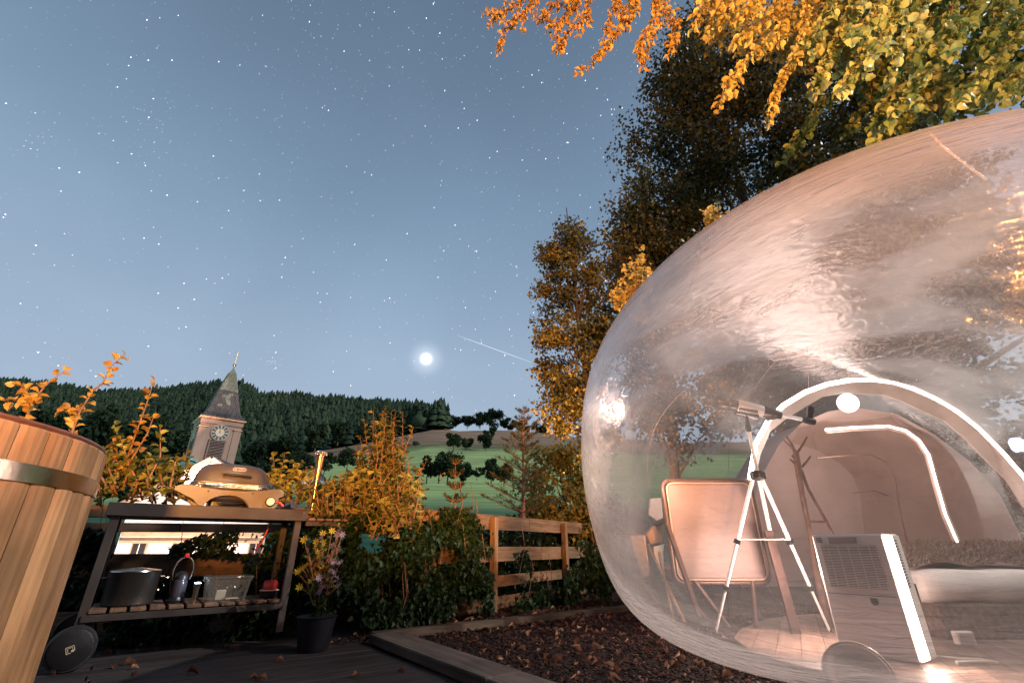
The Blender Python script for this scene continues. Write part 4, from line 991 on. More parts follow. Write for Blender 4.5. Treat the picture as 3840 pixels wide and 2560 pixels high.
# the tall bush behind the fence corner
sh = []
for _ in range(120):
    u0 = random.gauss(1430, 95); v0 = random.uniform(1780, 2000)
    reach = max(30, 330 * math.exp(-((u0 - 1450) / 95) ** 2)); 
    u1 = u0 + random.uniform(-45, 45)
    sh.append(uvline([(u0, v0), ((u0 + u1) / 2 + random.uniform(-15, 15), v0 - reach * .35), (u1, v0 - reach * random.uniform(.5, 1.05))], random.uniform(4.5, 5.2)))
sh.append(uvline([(1450, 1800), (1455, 1680), (1440, 1600), (1452, 1585)], 4.7)); sh.append(uvline([(1480, 1780), (1520, 1680), (1545, 1620), (1550, 1600)], 4.7))
sh.append(uvline([(1420, 1780), (1400, 1700), (1418, 1630)], 4.7))
leaf_shoots('tall_bush', 'tall bush with amber pointed leaves rising over the fence corner', 'bush', sh, LEAF_V * np.array([1.3, 1, 1]), LEAF_F, .06, 34, M_gold2, (0, 1))
sh = []
for _ in range(250):
    u0 = random.uniform(1190, 1560); v0 = random.uniform(1830, 2030)
    top = 1745 + abs(u0 - 1400) * .35
    u1 = u0 + random.uniform(-60, 60)
    sh.append(uvline([(u0, v0), ((u0 + u1) / 2, max(top, v0 - 50)), (u1, max(top, v0 - random.uniform(70, 140)))], random.uniform(4.15, 4.8)))
leaf_shoots('creeper', 'yellow green creeper heaped over the fence beside the flared pipe', 'creeper', sh, IVY_V, IVY_F, .062, 38, M_olive, (.15, 1), droop=.5)
# ivy hanging down the fence
def ivy_patch(label, uvs, n, y0, dy, size, tint=(0, .7), dens=None):
    t = thing('ivy', G(sum(p[0] for p in uvs) / len(uvs), 2300), label, 'ivy', 'ivy hanging over the fences')
    pos = []; umin, umax = min(p[0] for p in uvs), max(p[0] for p in uvs)
    tops = [(p[0], p[1]) for p in uvs]; bots = [(p[0], p[2]) for p in uvs]
    while len(pos) < n:
        u = random.uniform(umin, umax); v = random.uniform(1800, 2420)
        a = np.interp(u, *zip(*tops)); b = np.interp(u, *zip(*bots))
        if not a < v < b: continue
        q = math.sin(u * .021 + v * .008) * math.sin(v * .019 - u * .006) + random.gauss(0, .35)
        if q < -.12: continue
        pos.append(P(u, v, y0(u) + random.uniform(-dy, dy * .4)))
    pos = np.array([tuple(p) for p in pos]); pos[:, 2] = np.maximum(pos[:, 2], .02)
    d = unit(n) * .55; d[:, 2] -= .55; d[:, 1] -= .5
    roll = R.normal(0, .8, n)
    place_leaves(t, IVY_V, IVY_F, pos, d, roll, size * R.uniform(.55, 1.3, n), np.clip(R.beta(2, 3, n) * (tint[1] - tint[0]) + tint[0], 0, 1), M_ivy)
    for k in range(max(4, n // 350)):
        i = random.randrange(n); p = Vector(pos[i]); tube('stem', [p + EZ * .35, p + Vector((.04, .02, .1)), p - EZ * .2 + Vector((-.03, 0, 0))], .0035, M_twig, t, 4)
ivy_patch('dense ivy mound covering the fence corner down to the mulch', [(1180, 1930, 2240), (1260, 1930, 2330), (1400, 1920, 2350), (1600, 1960, 2330), (1700, 2010, 2310), (1850, 2150, 2290)], 11000, lambda u: np.interp(u, [1180, 1500, 1850], [4.3, 4.65, 5.3]), .28, .046, (0, .75))
ivy_patch('brown tinged ivy hanging over the top fence rail under the small spruce', [(1560, 1930, 2120), (1700, 1905, 2150), (1780, 1925, 2100), (1850, 1990, 2080)], 1900, lambda u: np.interp(u, [1560, 1850], [4.75, 5.35]), .16, .05, (.1, 1))
ivy_patch('ivy around the fence post and lower rails', [(1930, 2070, 2290), (1975, 2060, 2290), (2010, 2180, 2290), (2200, 2215, 2290)], 1100, lambda u: np.interp(u, [1930, 2200], [5.55, 6.9]), .2, .05, (0, .6))
ivy_patch('ivy climbing the fence beside the bubble tent', [(2120, 2130, 2270), (2170, 2020, 2270), (2210, 2030, 2270), (2290, 2100, 2280)], 1500, lambda u: np.interp(u, [2120, 2290], [6.2, 6.9]), .25, .06, (.1, .9))
ivy_patch('dark ivy in the shade under the barbecue cart', [(300, 2300, 2440), (500, 2290, 2440), (1000, 2280, 2400), (1180, 2230, 2330)], 2200, lambda u: np.interp(u, [300, 1180], [3.95, 4.45]), .2, .06, (0, .6))
ivy_patch('ivy between the rails behind the cart legs', [(640, 2050, 2085), (760, 2000, 2085), (900, 1985, 2090), (1050, 1985, 2300), (1190, 1960, 2300)], 1900, lambda u: np.interp(u, [600, 1190], [4.35, 4.55]), .18, .05, (0, .6))
ivy_patch('ivy on the fence between the tub and the cart', [(240, 2000, 2260), (330, 1980, 2250), (420, 1990, 2100)], 1100, lambda u: 4.15, .18, .055, (0, .5))
# flowers by the cart
def build_flowers():
    b = G(1170, 2440); t = thing('flower_pot', b, 'dark planter of yellow and pale violet flowers at the right leg of the cart', 'flower pot')
    M_y = leafmat('yellow_petal', [(.35, .26, .02), (.55, .42, .04)], .3); M_v = leafmat('violet_petal', [(.20, .14, .28), (.42, .34, .48)], .3)
    lathe('pot', [(.09, 0), (.10, .02), (.13, .2), (.14, .21)], b, mat('dark_glazed_pot', (.010, .010, .018), .4, 0, .2), t)
    st = []; 
    for k in range(46):
        a = random.uniform(0, 2 * PI); r_ = random.uniform(.02, .2); h = random.uniform(.35, .78)
        tp = b + Vector((math.cos(a) * r_, math.sin(a) * r_, h)); st.append([b + EZ * .2, (b + EZ * .2).lerp(tp, .5) + Vector((0, 0, .05)), tp])
        tube('stem', st[-1], .003, M_twig, t, 4)
        yel = (tp.x < b.x) if random.random() < .75 else (random.random() < .5)
        for q in range(1):
            V = []; F = []; n = 7
            for j in range(n):
                a2 = 2 * PI * j / n; i = len(V); rr_ = .030
                V += [(0, 0, 0), (math.cos(a2 - .3) * rr_ * .6, math.sin(a2 - .3) * rr_ * .6, .006), (math.cos(a2) * rr_, math.sin(a2) * rr_, .010), (math.cos(a2 + .3) * rr_ * .6, math.sin(a2 + .3) * rr_ * .6, .006)]; F.append((i, i + 1, i + 2, i + 3))
            rot = (Vector((0, -1, .5)) + Vector(unit(1)[0]) * .6).to_track_quat('Z', 'Y').to_matrix()
            pymesh('flower', [tuple(rot @ Vector(p) + tp) for p in V], F, M_y if yel else M_v, t, tint=random.random())
    pos, dd = [], []
    for s in st:
        for p, d in along(s, 9): pos.append(tuple(p)); dd.append(tuple(Vector(unit(1)[0]) + EZ * .2))
    n = len(pos); place_leaves(t, LEAF_V, LEAF_F, np.array(pos), np.array(dd), R.normal(0, 1, n), R.uniform(.03, .06, n), R.uniform(0, .8, n), M_ivy, 120)
build_flowers()
# young spruces
M_needle = leafmat('young_spruce_needles', [(.015, .028, .008), (.035, .05, .014), (.07, .08, .022), (.14, .12, .04)], .25, .6, .2)
M_ptwig = mat('pink_bark', (.22, .11, .07), .7, 0, .3, 20, .3)
NEED_V = np.array([(-.05, 0, 0), (.05, 0, 0), (.03, .8, 0), (0, 1, 0), (-.03, .8, 0)]); NEED_F = [(0, 1, 2, 3, 4)]
def young_spruce(label, u, vb, vt, y, spread, tiers, dens=1.):
    b = P(u, vb, y); top = P(u, vt, y); h = (top - b).length; t = thing('young_spruce', b, label, 'spruce')
    tube('trunk', [b, b.lerp(top, .5), top], [h * .018, h * .011, h * .003], M_ptwig, t, 7)
    pos, dirs, sc = [], [], []
    def needles(a, c_, ln, m):
        for _ in range(m):
            s = random.random(); p = a.lerp(c_, s); d = (c_ - a).normalized() * .7 + Vector(unit(1)[0]) * .8
            pos.append(tuple(p)); dirs.append(tuple(d)); sc.append(ln * random.uniform(.6, 1.1))
    for k in range(tiers):
        f = .08 + .84 * k / (tiers - 1); p = b.lerp(top, f); ln = spread * (1 - f) ** .8 + .06
        for j in range(6):
            a = j * PI / 3 + k * .5 + random.uniform(-.2, .2); d = Vector((math.cos(a), math.sin(a), .35 + .5 * f)).normalized()
            e = p + d * ln * random.uniform(.7, 1.1)
            tube('branch', [p, p.lerp(e, .5) - EZ * .02, e + EZ * ln * .08], [.006 + .006 * (1 - f), .005, .002], M_ptwig, t, 4)
            needles(p.lerp(e, .12), e, .045, int(46 * ln / .4 * dens) + 6)
            for q in range(int(4 * ln / .4) + 1):
                s = random.uniform(.25, .9); r0 = p.lerp(e, s); sd = d.cross(EZ).normalized() * random.choice((-1, 1)); e2 = r0 + (sd * .7 + d * .7 + EZ * .15).normalized() * ln * (1 - s) * .75
                needles(r0, e2, .04, int(22 * dens)); 
    needles(b.lerp(top, .7), top, .03, 60)
    n = len(pos); scatter_mesh('needles', NEED_V * 1.0, NEED_F, np.array(pos), rot_mats(np.array(dirs), R.uniform(0, 6, n)), np.array(sc), R.beta(2, 2, n), M_needle, t)
young_spruce('larger young spruce behind the fence with pinkish bare stem', 1962, 1960, 1520, 6.7, .58, 11, 1.6)
young_spruce('small young spruce tip standing above the ivy on the fence', 1708, 1950, 1722, 5.5, .17, 5, 1.5)

def alder(name, label, base, top, c, rad, n, clumps, leaf, trunk_r, tintb, mat_, limbs=16, clump_r=.3):
    t = thing(name, base, label, 'tree'); base = Vector(base); top = Vector(top)
    tube('trunk', [base, base.lerp(top, .35) + Vector((.1, 0, 0)), base.lerp(top, .7), top], [trunk_r, trunk_r * .7, trunk_r * .4, trunk_r * .1], M_bark, t, 9)
    cu = unit(clumps) * (R.uniform(.3, 1, clumps) ** .5)[:, None]; cu[:, 2] *= 1
    cc = cu * np.array(rad) + np.array(c); crr = R.uniform(.55, 1.3, clumps) * clump_r * min(rad)
    for k in range(limbs):
        q = Vector(cc[k % clumps]); f = min(.9, max(.15, (q.z - base.z) / (top.z - base.z) - .12)); p = base.lerp(top, f)
        m = p.lerp(q, .55) + Vector((0, 0, .25)); tube('limb', [p, m, q], [trunk_r * .3, trunk_r * .18, trunk_r * .05], M_bark, t, 6)
    w = crr ** 2; idx = R.choice(clumps, n, p=w / w.sum())
    p = cc[idx] + np.clip(R.normal(size=(n, 3)), -1.9, 1.9) * (.47 * crr[idx])[:, None] * np.array([1.15, 1.15, .75])
    # sprays: some foliage is drawn out along twigs that leave the crown
    ns = n // 5; k2 = R.integers(0, clumps * 3, ns); sd = unit(clumps * 3); sd[:, 2] = np.abs(sd[:, 2]) * .8 - .15
    L_ = R.uniform(0, 1, ns)[:, None]; p[:ns] = cc[k2 % clumps] + sd[k2] * L_ * (crr[k2 % clumps] * 1.6)[:, None] + R.normal(size=(ns, 3)) * .06 * (1.4 - L_)
    ct = R.uniform(-.18, .22, clumps)
    d = unit(n); d[:, 2] -= .3
    scatter_mesh('crown', QUAD_V if leaf < .2 else QUAD_V, QUAD_F, p, rot_mats(d, R.uniform(0, 6, n)), leaf * R.uniform(.6, 1.3, n), np.clip(tintb + ct[idx] + R.uniform(-.2, .25, n), 0, 1), mat_, t)
    return t
alder('alder_tree', 'slender orange lit alder left of the big dark trees', (2.1, 11.5, -.5), (1.75, 11.6, 10.6), (1.75, 11.5, 6.2), (1.05, 1.05, 4.3), 21000, 130, .10, .12, .46, M_alder, 26, .34)
alder('alder_tree', 'huge dark alder filling the upper right behind the bubble tent', (8.8, 14.0, -.5), (9.6, 14.5, 22), (10.7, 13.8, 12.6), (5.8, 3.6, 10.6), 140000, 330, .155, .32, .34, M_alder, 34, .27)
alder('alder_tree', 'middle orange tinged tree just right of the slender alder', (4.2, 12.5, -.5), (4.6, 12.5, 13), (4.9, 12.6, 7.6), (1.8, 1.8, 5.0), 36000, 120, .125, .16, .42, M_alder, 20, .36)
alder('dark_shrub', 'bushy golden shrub behind the fence between the young spruce and the bubble', (.85, 8.4, -.5), (.9, 8.4, 2.4), (.85, 8.4, 1.25), (.72, .7, 1.05), 9000, 50, .075, .03, .6, M_gold2, 12, .4)
alder('dark_shrub', 'low green shrub with pale leaf clump next to the bubble edge', (1.75, 8.3, -.2), (1.75, 8.3, 1.2), (1.65, 8.1, .8), (.65, .5, .7), 3500, 30, .07, .03, .3, M_ivy, 8, .4)
alder('backdrop_tree', 'dark tree seen through the bubble tent on the far right', (9.5, 9.5, -.5), (9.5, 9.5, 9), (9.2, 9.3, 4.6), (3.6, 2.2, 4.6), 60000, 90, .15, .2, .03, M_alder, 18, .36)
# pale climbing leaves on the left flank of the trees
def leaf_cloud(name, label, cat, c, rad, n, size, tv, tf, mat_, tint, clumps=14, cr_=.45, nobj=200):
    t = thing(name, c, label, cat); pts, idx = crown_points(n, c, rad, clumps, cr_)
    d = unit(n); d[:, 2] -= .7
    place_leaves(t, tv, tf, pts, d, R.normal(0, .7, n), size * R.uniform(.6, 1.25, n), np.clip(R.uniform(*tint, n), 0, 1), mat_, nobj)
    for k in range(6):
        p = Vector(pts[k]); tube('twig', [Vector(c), Vector(c).lerp(p, .5) + EZ * .1, p], .012, M_twig, t, 5)
    return t
M_gold = leafmat('golden_leaf', [(.28, .20, .05), (.48, .36, .10), (.64, .50, .17), (.74, .62, .28)], .3)
leaf_cloud('hazel_branch', 'golden round leaves at the bubble edge in front of the slender alder', 'branch', P(2385, 1080, 7.4), (.42, .4, .75), 420, .10, ROUND_V, LEAF_F, M_gold, (.2, 1))
leaf_cloud('hazel_branch', 'golden leaf spray above the bubble beside the dark tree', 'branch', P(2700, 800, 7.0), (.35, .35, .22), 150, .10, ROUND_V, LEAF_F, M_gold, (.2, 1), 8)

# overhanging branches, near the lens
def hanging(name, label, starts, size, per, mat_, tint, tv, nobj=300, sub=5, sublen=.22, droop=.5, y=3.0):
    shoots = []
    for pts, yy in starts:
        main = [P(u, v, yy + k * .05) for k, (u, v) in enumerate(pts)]; shoots.append(main)
        for p, d in along(main, sub * (len(main) - 1)):
            s = d.cross(EZ).normalized() * random.choice((-1, 1)); dv = (d * .8 + s * random.uniform(.2, .9) + Vector((0, 0, -.35)) + Vector(unit(1)[0]) * .3).normalized()
            shoots.append([p, p + dv * sublen * random.uniform(.4, 1.1)])
    return leaf_shoots(name, label, 'branch', shoots, tv, LEAF_F, size, per, mat_, tint, nobj, droop)
hanging('hanging_branch', 'leftmost hanging branch of glowing orange leaves against the starry sky', [([(2050, -130), (1960, 0), (1880, 60), (1825, 45)], 3.2), ([(2080, -130), (2000, 10), (1900, 110), (1875, 175)], 3.2)], .056, 70, M_orange, (.3, 1), LEAF_V)
hanging('hanging_branch', 'thick drooping orange branch second from the left at the top', [([(2200, -150), (2160, 20), (2080, 100), (2040, 60)], 3.1), ([(2230, -150), (2200, 60), (2120, 130), (2100, 190)], 3.1), ([(2180, -150), (2120, 10), (2060, 30)], 3.1)], .07, 60, M_orange, (.35, 1), LEAF_V)
hanging('hanging_branch', 'orange branch reaching lowest in the middle of the top edge', [([(2400, -160), (2380, 40), (2290, 160), (2195, 262)], 3.0), ([(2460, -160), (2460, 60), (2405, 150), (2400, 225)], 3.0), ([(2440, -160), (2500, 40), (2530, 110), (2535, 165)], 3.0), ([(2330, -160), (2310, 20), (2270, 110)], 3.0), ([(2380, -160), (2370, 0), (2330, 60)], 2.9)], .072, 60, M_orange, (.35, 1), LEAF_V)
hanging('hanging_branch', 'golden branch over the dark trees, pointing down to the left', [([(2900, -150), (2800, 60), (2640, 30), (2610, 60)], 2.9), ([(3000, -150), (2920, 120), (2800, 230), (2720, 310)], 2.9), ([(3050, -120), (3000, 180), (2950, 260), (2890, 385)], 2.9), ([(2850, -150), (2780, 0), (2680, 10)], 2.9), ([(2950, -150), (2900, 60), (2760, 150)], 2.9)], .085, 52, M_gold, (.1, .9), LEAF_V * np.array([1.2, 1, 1]), sublen=.3)
hanging('hanging_branch', 'dense pale yellow green foliage hanging over the top of the bubble', [([(3250, -150), (3180, 80), (3100, 220), (3060, 330)], 2.8), ([(3400, -150), (3330, 100), (3200, 260), (3150, 350)], 2.8), ([(3350, -150), (3280, 60), (3180, 160)], 2.7), ([(3150, -150), (3100, 60), (3010, 160)], 2.8), ([(3500, -150), (3450, 60), (3350, 200)], 2.8)], .10, 44, M_lime, (.2, 1), ROUND_V, sublen=.34)
hanging('hanging_branch', 'broad green leaves at the top right corner above the bubble', [([(3700, -150), (3620, 100), (3480, 260), (3350, 420)], 3.0), ([(3900, -100), (3800, 160), (3650, 300), (3560, 380)], 3.0), ([(3950, 50), (3850, 250), (3750, 330)], 3.0), ([(3600, -150), (3560, 100), (3440, 220)], 3.0), ([(3800, -150), (3740, 80), (3660, 180)], 3.1), ([(3500, 60), (3380, 300), (3280, 440)], 3.3)], .105, 36, M_lime, (0, .75), ROUND_V, sublen=.36)
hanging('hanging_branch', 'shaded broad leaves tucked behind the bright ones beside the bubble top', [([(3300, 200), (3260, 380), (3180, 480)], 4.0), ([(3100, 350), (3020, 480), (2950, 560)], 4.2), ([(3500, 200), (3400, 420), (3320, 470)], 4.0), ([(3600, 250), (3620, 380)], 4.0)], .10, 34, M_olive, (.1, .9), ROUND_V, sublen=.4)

# dense leaf mass over the bubble
def leaf_mass(name, label, c, rad, n, size, mat_, tint, tv, clumps, cr_, nobj=300):
    t = thing(name, c, label, 'branch'); pts, idx = crown_points(n, c, rad, clumps, cr_)
    ct = R.uniform(-.25, .25, clumps); d = unit(n) * .8; d[:, 2] -= .7; d[:, 1] -= .2
    place_leaves(t, tv, LEAF_F, pts, d, R.normal(0, .7, n), size * R.uniform(.55, 1.25, n), np.clip(R.uniform(*tint, n) + ct[idx], 0, 1), mat_, nobj)
    for k in range(14):
        p = Vector(pts[k * 7]); tube('twig', [Vector(c) + EZ * rad[2] * .9, Vector(c).lerp(p, .6) + EZ * .3, p], [.012, .008, .003], M_twig, t, 5)
leaf_mass('leafy_bough', 'broad dense bough of pale green leaves resting above the bubble at the corner', P(3560, 130, 3.9), (1.75, .8, 1.35), 5200, .115, M_lime, (.1, .8), ROUND_V, 46, .32)
leaf_mass('leafy_bough', 'golden green bough in front of the dark trees left of the corner foliage', P(3000, 20, 3.9), (1.35, .7, 1.0), 3000, .10, M_gold, (.1, .9), LEAF_V * np.array([1.2, 1, 1]), 36, .30)
# undergrowth right behind the fences
def undergrowth(label, a, b, h, depth, n):
    a, b = Vector(a), Vector(b); t = thing('undergrowth', a.lerp(b, .5), label, 'undergrowth')
    d = (b - a).normalized(); nrm = Vector((-d.y, d.x, 0)); L_ = (b - a).length
    s = R.uniform(0, L_, n); w = R.uniform(.12, depth, n); zz = R.uniform(0, 1, n) * h * (1 + .12 * np.sin(s * 5))
    p = np.array([tuple(a)]) + s[:, None] * np.array([tuple(d)]) + w[:, None] * np.array([tuple(nrm)]); p[:, 2] = zz
    dd = unit(n); dd[:, 2] -= .4
    scatter_mesh('foliage', IVY_V, IVY_F, p, rot_mats(dd, R.uniform(0, 6, n)), R.uniform(.04, .09, n), R.uniform(0, .35, n), M_ivy, t)
    for k in range(12):
        q = a.lerp(b, random.random()) + nrm * .3; tube('stem', [q, q + EZ * h * .8], .008, M_twig, t, 5)
undergrowth('dark brambles behind the right hand fence up to its top rail', (-.74, 5.0, 0), (3.4, 11.2, 0), .93, .9, 15000)
undergrowth('dark brambles behind the lower rails at the barbecue cart', (-6.5, 3.7, 0), (-.74, 5.05, 0), .50, .8, 12000)
# ------------------------------------------------------------------ bubble tent
BC = Vector((2.631, 3.663, 1.123)); BA, BB, BH, BT = 1.845, 3.471, 1.316, -.514
UA = Vector((math.cos(BT), math.sin(BT), 0)); UB = Vector((-math.sin(BT), math.cos(BT), 0))
def bub(a, e, k=1.0):
    """point of the shell at bearing a (from UA) and elevation e"""
    f = 1 + .035 * math.exp(-((e + .62) / .30) ** 2) + .022 * math.exp(-((e - .75) / .35) ** 2) + .105 * math.exp(-((e + .74) / .34) ** 2) * max(0, -math.cos(a)) ** .7 - .032 * math.exp(-((e - .02) / .32) ** 2)
    sb = math.sin(a)
    if sb < 0 and e < 0:
        w_ = min(1, -e / 1.0); sb *= 1 - .34 * w_ * w_ * (3 - 2 * w_)
    p = BC + (UA * math.cos(a) * BA * math.cos(e) + UB * sb * BB * math.cos(e)) * k * f + EZ * math.sin(e) * BH * k * f
    if p.z < .012: p.z = .012
    return p
def build_bubble():
    t = thing('bubble_tent', (BC.x, BC.y, 0), 'large transparent inflatable bubble tent glowing pink from inside', 'bubble tent')
    m, N, L = nodes_of('bubble_film')
    out = N.new('ShaderNodeOutputMaterial'); tc_ = N.new('ShaderNodeTexCoord')
    def noise(scale, stretch, detail=5, dist=0.):
        mp = N.new('ShaderNodeMapping'); mp.inputs['Scale'].default_value = stretch; mp.inputs['Rotation'].default_value = (0, 0, .5); mp.inputs['Location'].default_value = (3.1, .6, 2.2); L.new(tc_.outputs['Object'], mp.inputs[0])
        n = N.new('ShaderNodeTexNoise'); n.inputs['Scale'].default_value = scale; n.inputs['Detail'].default_value = detail; n.inputs['Distortion'].default_value = dist
        L.new(mp.outputs[0], n.inputs[0]); return n.outputs[0]
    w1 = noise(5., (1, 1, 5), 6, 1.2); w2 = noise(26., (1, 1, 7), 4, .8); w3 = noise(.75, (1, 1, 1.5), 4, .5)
    bp = N.new('ShaderNodeBump'); bp.inputs['Strength'].default_value = .35; bp.inputs['Distance'].default_value = .03; L.new(w1, bp.inputs['Height'])
    bp2 = N.new('ShaderNodeBump'); bp2.inputs['Strength'].default_value = .28; bp2.inputs['Distance'].default_value = .006; L.new(w2, bp2.inputs['Height']); L.new(bp.outputs[0], bp2.inputs['Normal'])
    gl = N.new('ShaderNodeBsdfGlossy'); gl.inputs['Roughness'].default_value = .13; gl.inputs[0].default_value = (.93, .88, .88, 1); L.new(bp2.outputs[0], gl.inputs['Normal'])
    tr = N.new('ShaderNodeBsdfTransparent'); tr.inputs[0].default_value = (.97, .95, .93, 1)
    tl = N.new('ShaderNodeBsdfTranslucent'); tl.inputs[0].default_value = (.90, .82, .79, 1); L.new(bp2.outputs[0], tl.inputs['Normal'])
    df = N.new('ShaderNodeBsdfDiffuse'); df.inputs[0].default_value = (.8, .7, .65, 1); L.new(bp2.outputs[0], df.inputs['Normal'])
    mk = N.new('ShaderNodeMixShader'); mk.inputs[0].default_value = .12; L.new(tl.outputs[0], mk.inputs[1]); L.new(df.outputs[0], mk.inputs[2])
    # milkiness of the film: patches painted in for pale reflections, streaks of dust and condensation, more where it is seen edge on
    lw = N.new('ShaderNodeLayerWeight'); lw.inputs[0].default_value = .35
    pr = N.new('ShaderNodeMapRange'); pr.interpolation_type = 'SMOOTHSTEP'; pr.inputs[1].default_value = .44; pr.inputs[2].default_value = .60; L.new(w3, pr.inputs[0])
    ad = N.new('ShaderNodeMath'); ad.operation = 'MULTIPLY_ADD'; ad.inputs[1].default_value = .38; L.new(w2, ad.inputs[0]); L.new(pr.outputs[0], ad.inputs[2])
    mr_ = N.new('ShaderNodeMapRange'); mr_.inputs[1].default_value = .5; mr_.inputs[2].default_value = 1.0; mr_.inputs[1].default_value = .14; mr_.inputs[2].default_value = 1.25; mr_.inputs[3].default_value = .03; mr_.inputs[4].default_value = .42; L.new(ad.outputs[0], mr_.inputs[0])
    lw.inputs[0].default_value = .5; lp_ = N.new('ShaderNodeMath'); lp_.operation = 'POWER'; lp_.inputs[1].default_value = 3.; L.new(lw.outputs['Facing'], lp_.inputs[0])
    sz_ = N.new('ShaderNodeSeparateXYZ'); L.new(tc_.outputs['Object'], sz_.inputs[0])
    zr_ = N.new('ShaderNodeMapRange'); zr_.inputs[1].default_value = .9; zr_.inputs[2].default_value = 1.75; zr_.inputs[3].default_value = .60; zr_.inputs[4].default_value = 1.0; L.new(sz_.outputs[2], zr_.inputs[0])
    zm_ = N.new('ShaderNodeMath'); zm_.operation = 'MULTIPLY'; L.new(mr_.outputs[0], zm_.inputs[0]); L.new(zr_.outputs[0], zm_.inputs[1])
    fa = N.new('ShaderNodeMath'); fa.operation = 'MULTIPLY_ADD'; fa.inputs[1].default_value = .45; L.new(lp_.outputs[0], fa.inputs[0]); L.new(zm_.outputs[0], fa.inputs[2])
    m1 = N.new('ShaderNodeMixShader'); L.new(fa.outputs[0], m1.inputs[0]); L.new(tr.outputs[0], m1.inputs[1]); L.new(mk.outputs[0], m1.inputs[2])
    fr = N.new('ShaderNodeLayerWeight'); fr.inputs[0].default_value = .5; L.new(bp2.outputs[0], fr.inputs['Normal'])
    fp = N.new('ShaderNodeMath'); fp.operation = 'POWER'; fp.inputs[1].default_value = 4.; L.new(fr.outputs['Facing'], fp.inputs[0])
    fm = N.new('ShaderNodeMath'); fm.operation = 'MULTIPLY_ADD'; fm.inputs[1].default_value = .75; fm.inputs[2].default_value = .055; fm.use_clamp = True; L.new(fp.outputs[0], fm.inputs[0])
    m2 = N.new('ShaderNodeMixShader'); L.new(fm.outputs[0], m2.inputs[0]); L.new(m1.outputs[0], m2.inputs[1]); L.new(gl.outputs[0], m2.inputs[2]); L.new(m2.outputs[0], out.inputs[0])
    film = m
    na, ne = 120, 72; V = []; F = []
    for j in range(ne + 1):
        e = -PI / 2 + PI * j / ne
        for i in range(na): V.append(tuple(bub(2 * PI * i / na, e)))
    for j in range(ne):
        for i in range(na): F.append((j * na + i, j * na + (i + 1) % na, (j + 1) * na + (i + 1) % na, (j + 1) * na + i))
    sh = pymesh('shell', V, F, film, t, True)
    # welded seams of the film
    M_seam = mat('seam_pvc', (.55, .45, .40), .25, 0, .1)
    for a in (1.5, 2.2, 2.9):
        tube('seam', [bub(a + .05 * math.sin(e * 2), e, 1.0015) for e in np.linspace(-1.1, 1.45, 36)], .0028, M_seam, t, 5)
    # weld line running over the top towards the right
    pts = []
    for k in range(14):
        f_ = k / 13; d = pix_dir(3090 + 650 * f_, 455 + 20 * f_ + 110 * f_ * f_); o_ = Vector((0, 0, EYE)) - BC
        A_ = Vector((d.dot(UA) / BA, d.dot(UB) / BB, d.z / BH)); B_ = Vector((o_.dot(UA) / BA, o_.dot(UB) / BB, o_.z / BH))
        a2, b2, c2 = A_.dot(A_), A_.dot(B_), B_.dot(B_) - 1.0; ds = b2 * b2 - a2 * c2
        if ds <= 0: continue
        q = B_ + A_ * ((-b2 - math.sqrt(ds)) / a2); e = math.asin(max(-1, min(1, q.z))); a_ = math.atan2(q.y, q.x); pts.append(bub(a_, e, 1.002))
    if len(pts) > 3: tube('seam', pts, .0022, film, t, 5)
    # floor
    M_floor = wood('tent_floor', (.36, .24, .19), (.24, .15, .11), UB, .45, 12, False)
    for k in range(14):
        q0 = -1.02 + k * .146; q1 = q0 + .142
        h0, h1 = (math.sqrt(max(.0015, 1 - (q / 1.03) ** 2)) for q in (q0, q1))
        prism('floor_plank', [(q0, -h0 * 1.12), (q1, -h1 * 1.12), (q1, h1 * 1.9), (q0, h0 * 1.9)], Vector((BC.x, BC.y, .014)), UA, UB, EZ, .018, M_floor, t)
    # arch where the entrance tunnel joins the bubble, with a light strip
    S_ = 1.6327
    arc = [(1722, 1100), (1735, 1020), (1765, 965), (1800, 930), (1850, 900), (1900, 882), (1950, 873), (2000, 872), (2050, 878), (2100, 892), (2150, 915), (2200, 945), (2250, 985), (2300, 1035), (2352, 1095), (2395, 1160)]
    arc_p = [P(u * S_, v * S_, 4.55) for u, v in arc]
    M_led = emitmat('led_strip_light', (1, .76, .68), 15.0)
    tube('led_strip', arc_p, [.022] * 7 + [.016] * 9, M_led, t, 8)
    wid = np.interp(range(16), [0, 3, 6, 9, 15], [.10, .13, .10, .12, .05])
    M_rib = mat('white_pvc', (.80, .70, .64), .4, 0, .1, 4, .3, 20)
    V = []; F = []
    cen = P(2040 * S_, 1240 * S_, 4.55)
    for i, p in enumerate(arc_p):
        inn = (cen - p).normalized(); a_ = p + inn * .02; b_ = p + inn * (wid[i] + .015 * math.sin(i * 2.1)) + Vector((0, .12, 0))
        V += [a_, b_, b_ + Vector((0, .02, 0)), a_ + Vector((0, .02, 0))]
    for i in range(15):
        for k in range(4): F.append((i * 4 + k, i * 4 + (k + 1) % 4, i * 4 + 4 + (k + 1) % 4, i * 4 + 4 + k))
    pymesh('arch_band', V, F, M_rib, t, False)
    # opaque tunnel wall
    M_fab = mat('tunnel_fabric', (.46, .38, .36), .6, 0, .12, 2.5, .35, 9)
    wall = [(1700, 1372), (1712, 1240), (1745, 1100), (1790, 1020), (1840, 972), (1900, 945), (1960, 935), (2060, 950), (2150, 1000), (2230, 1060), (2300, 1140), (2350, 1240), (2385, 1360)]
    wp = [P(u * S_, v * S_, 5.05) for u, v in wall]; cen2 = P(2040 * S_, 1372 * S_, 5.05)
    V = []; F = []; rings = [(1, 5.05), (1, 5.9), (.93, 6.2), (.62, 6.35), (.02, 6.4)]
    for f, y in rings:
        for p in wp:
            q = cen2.lerp(p, f); V.append((q.x * (1 + (y - 5.05) * .02), y, max(.03, q.z)))
    n = len(wp)
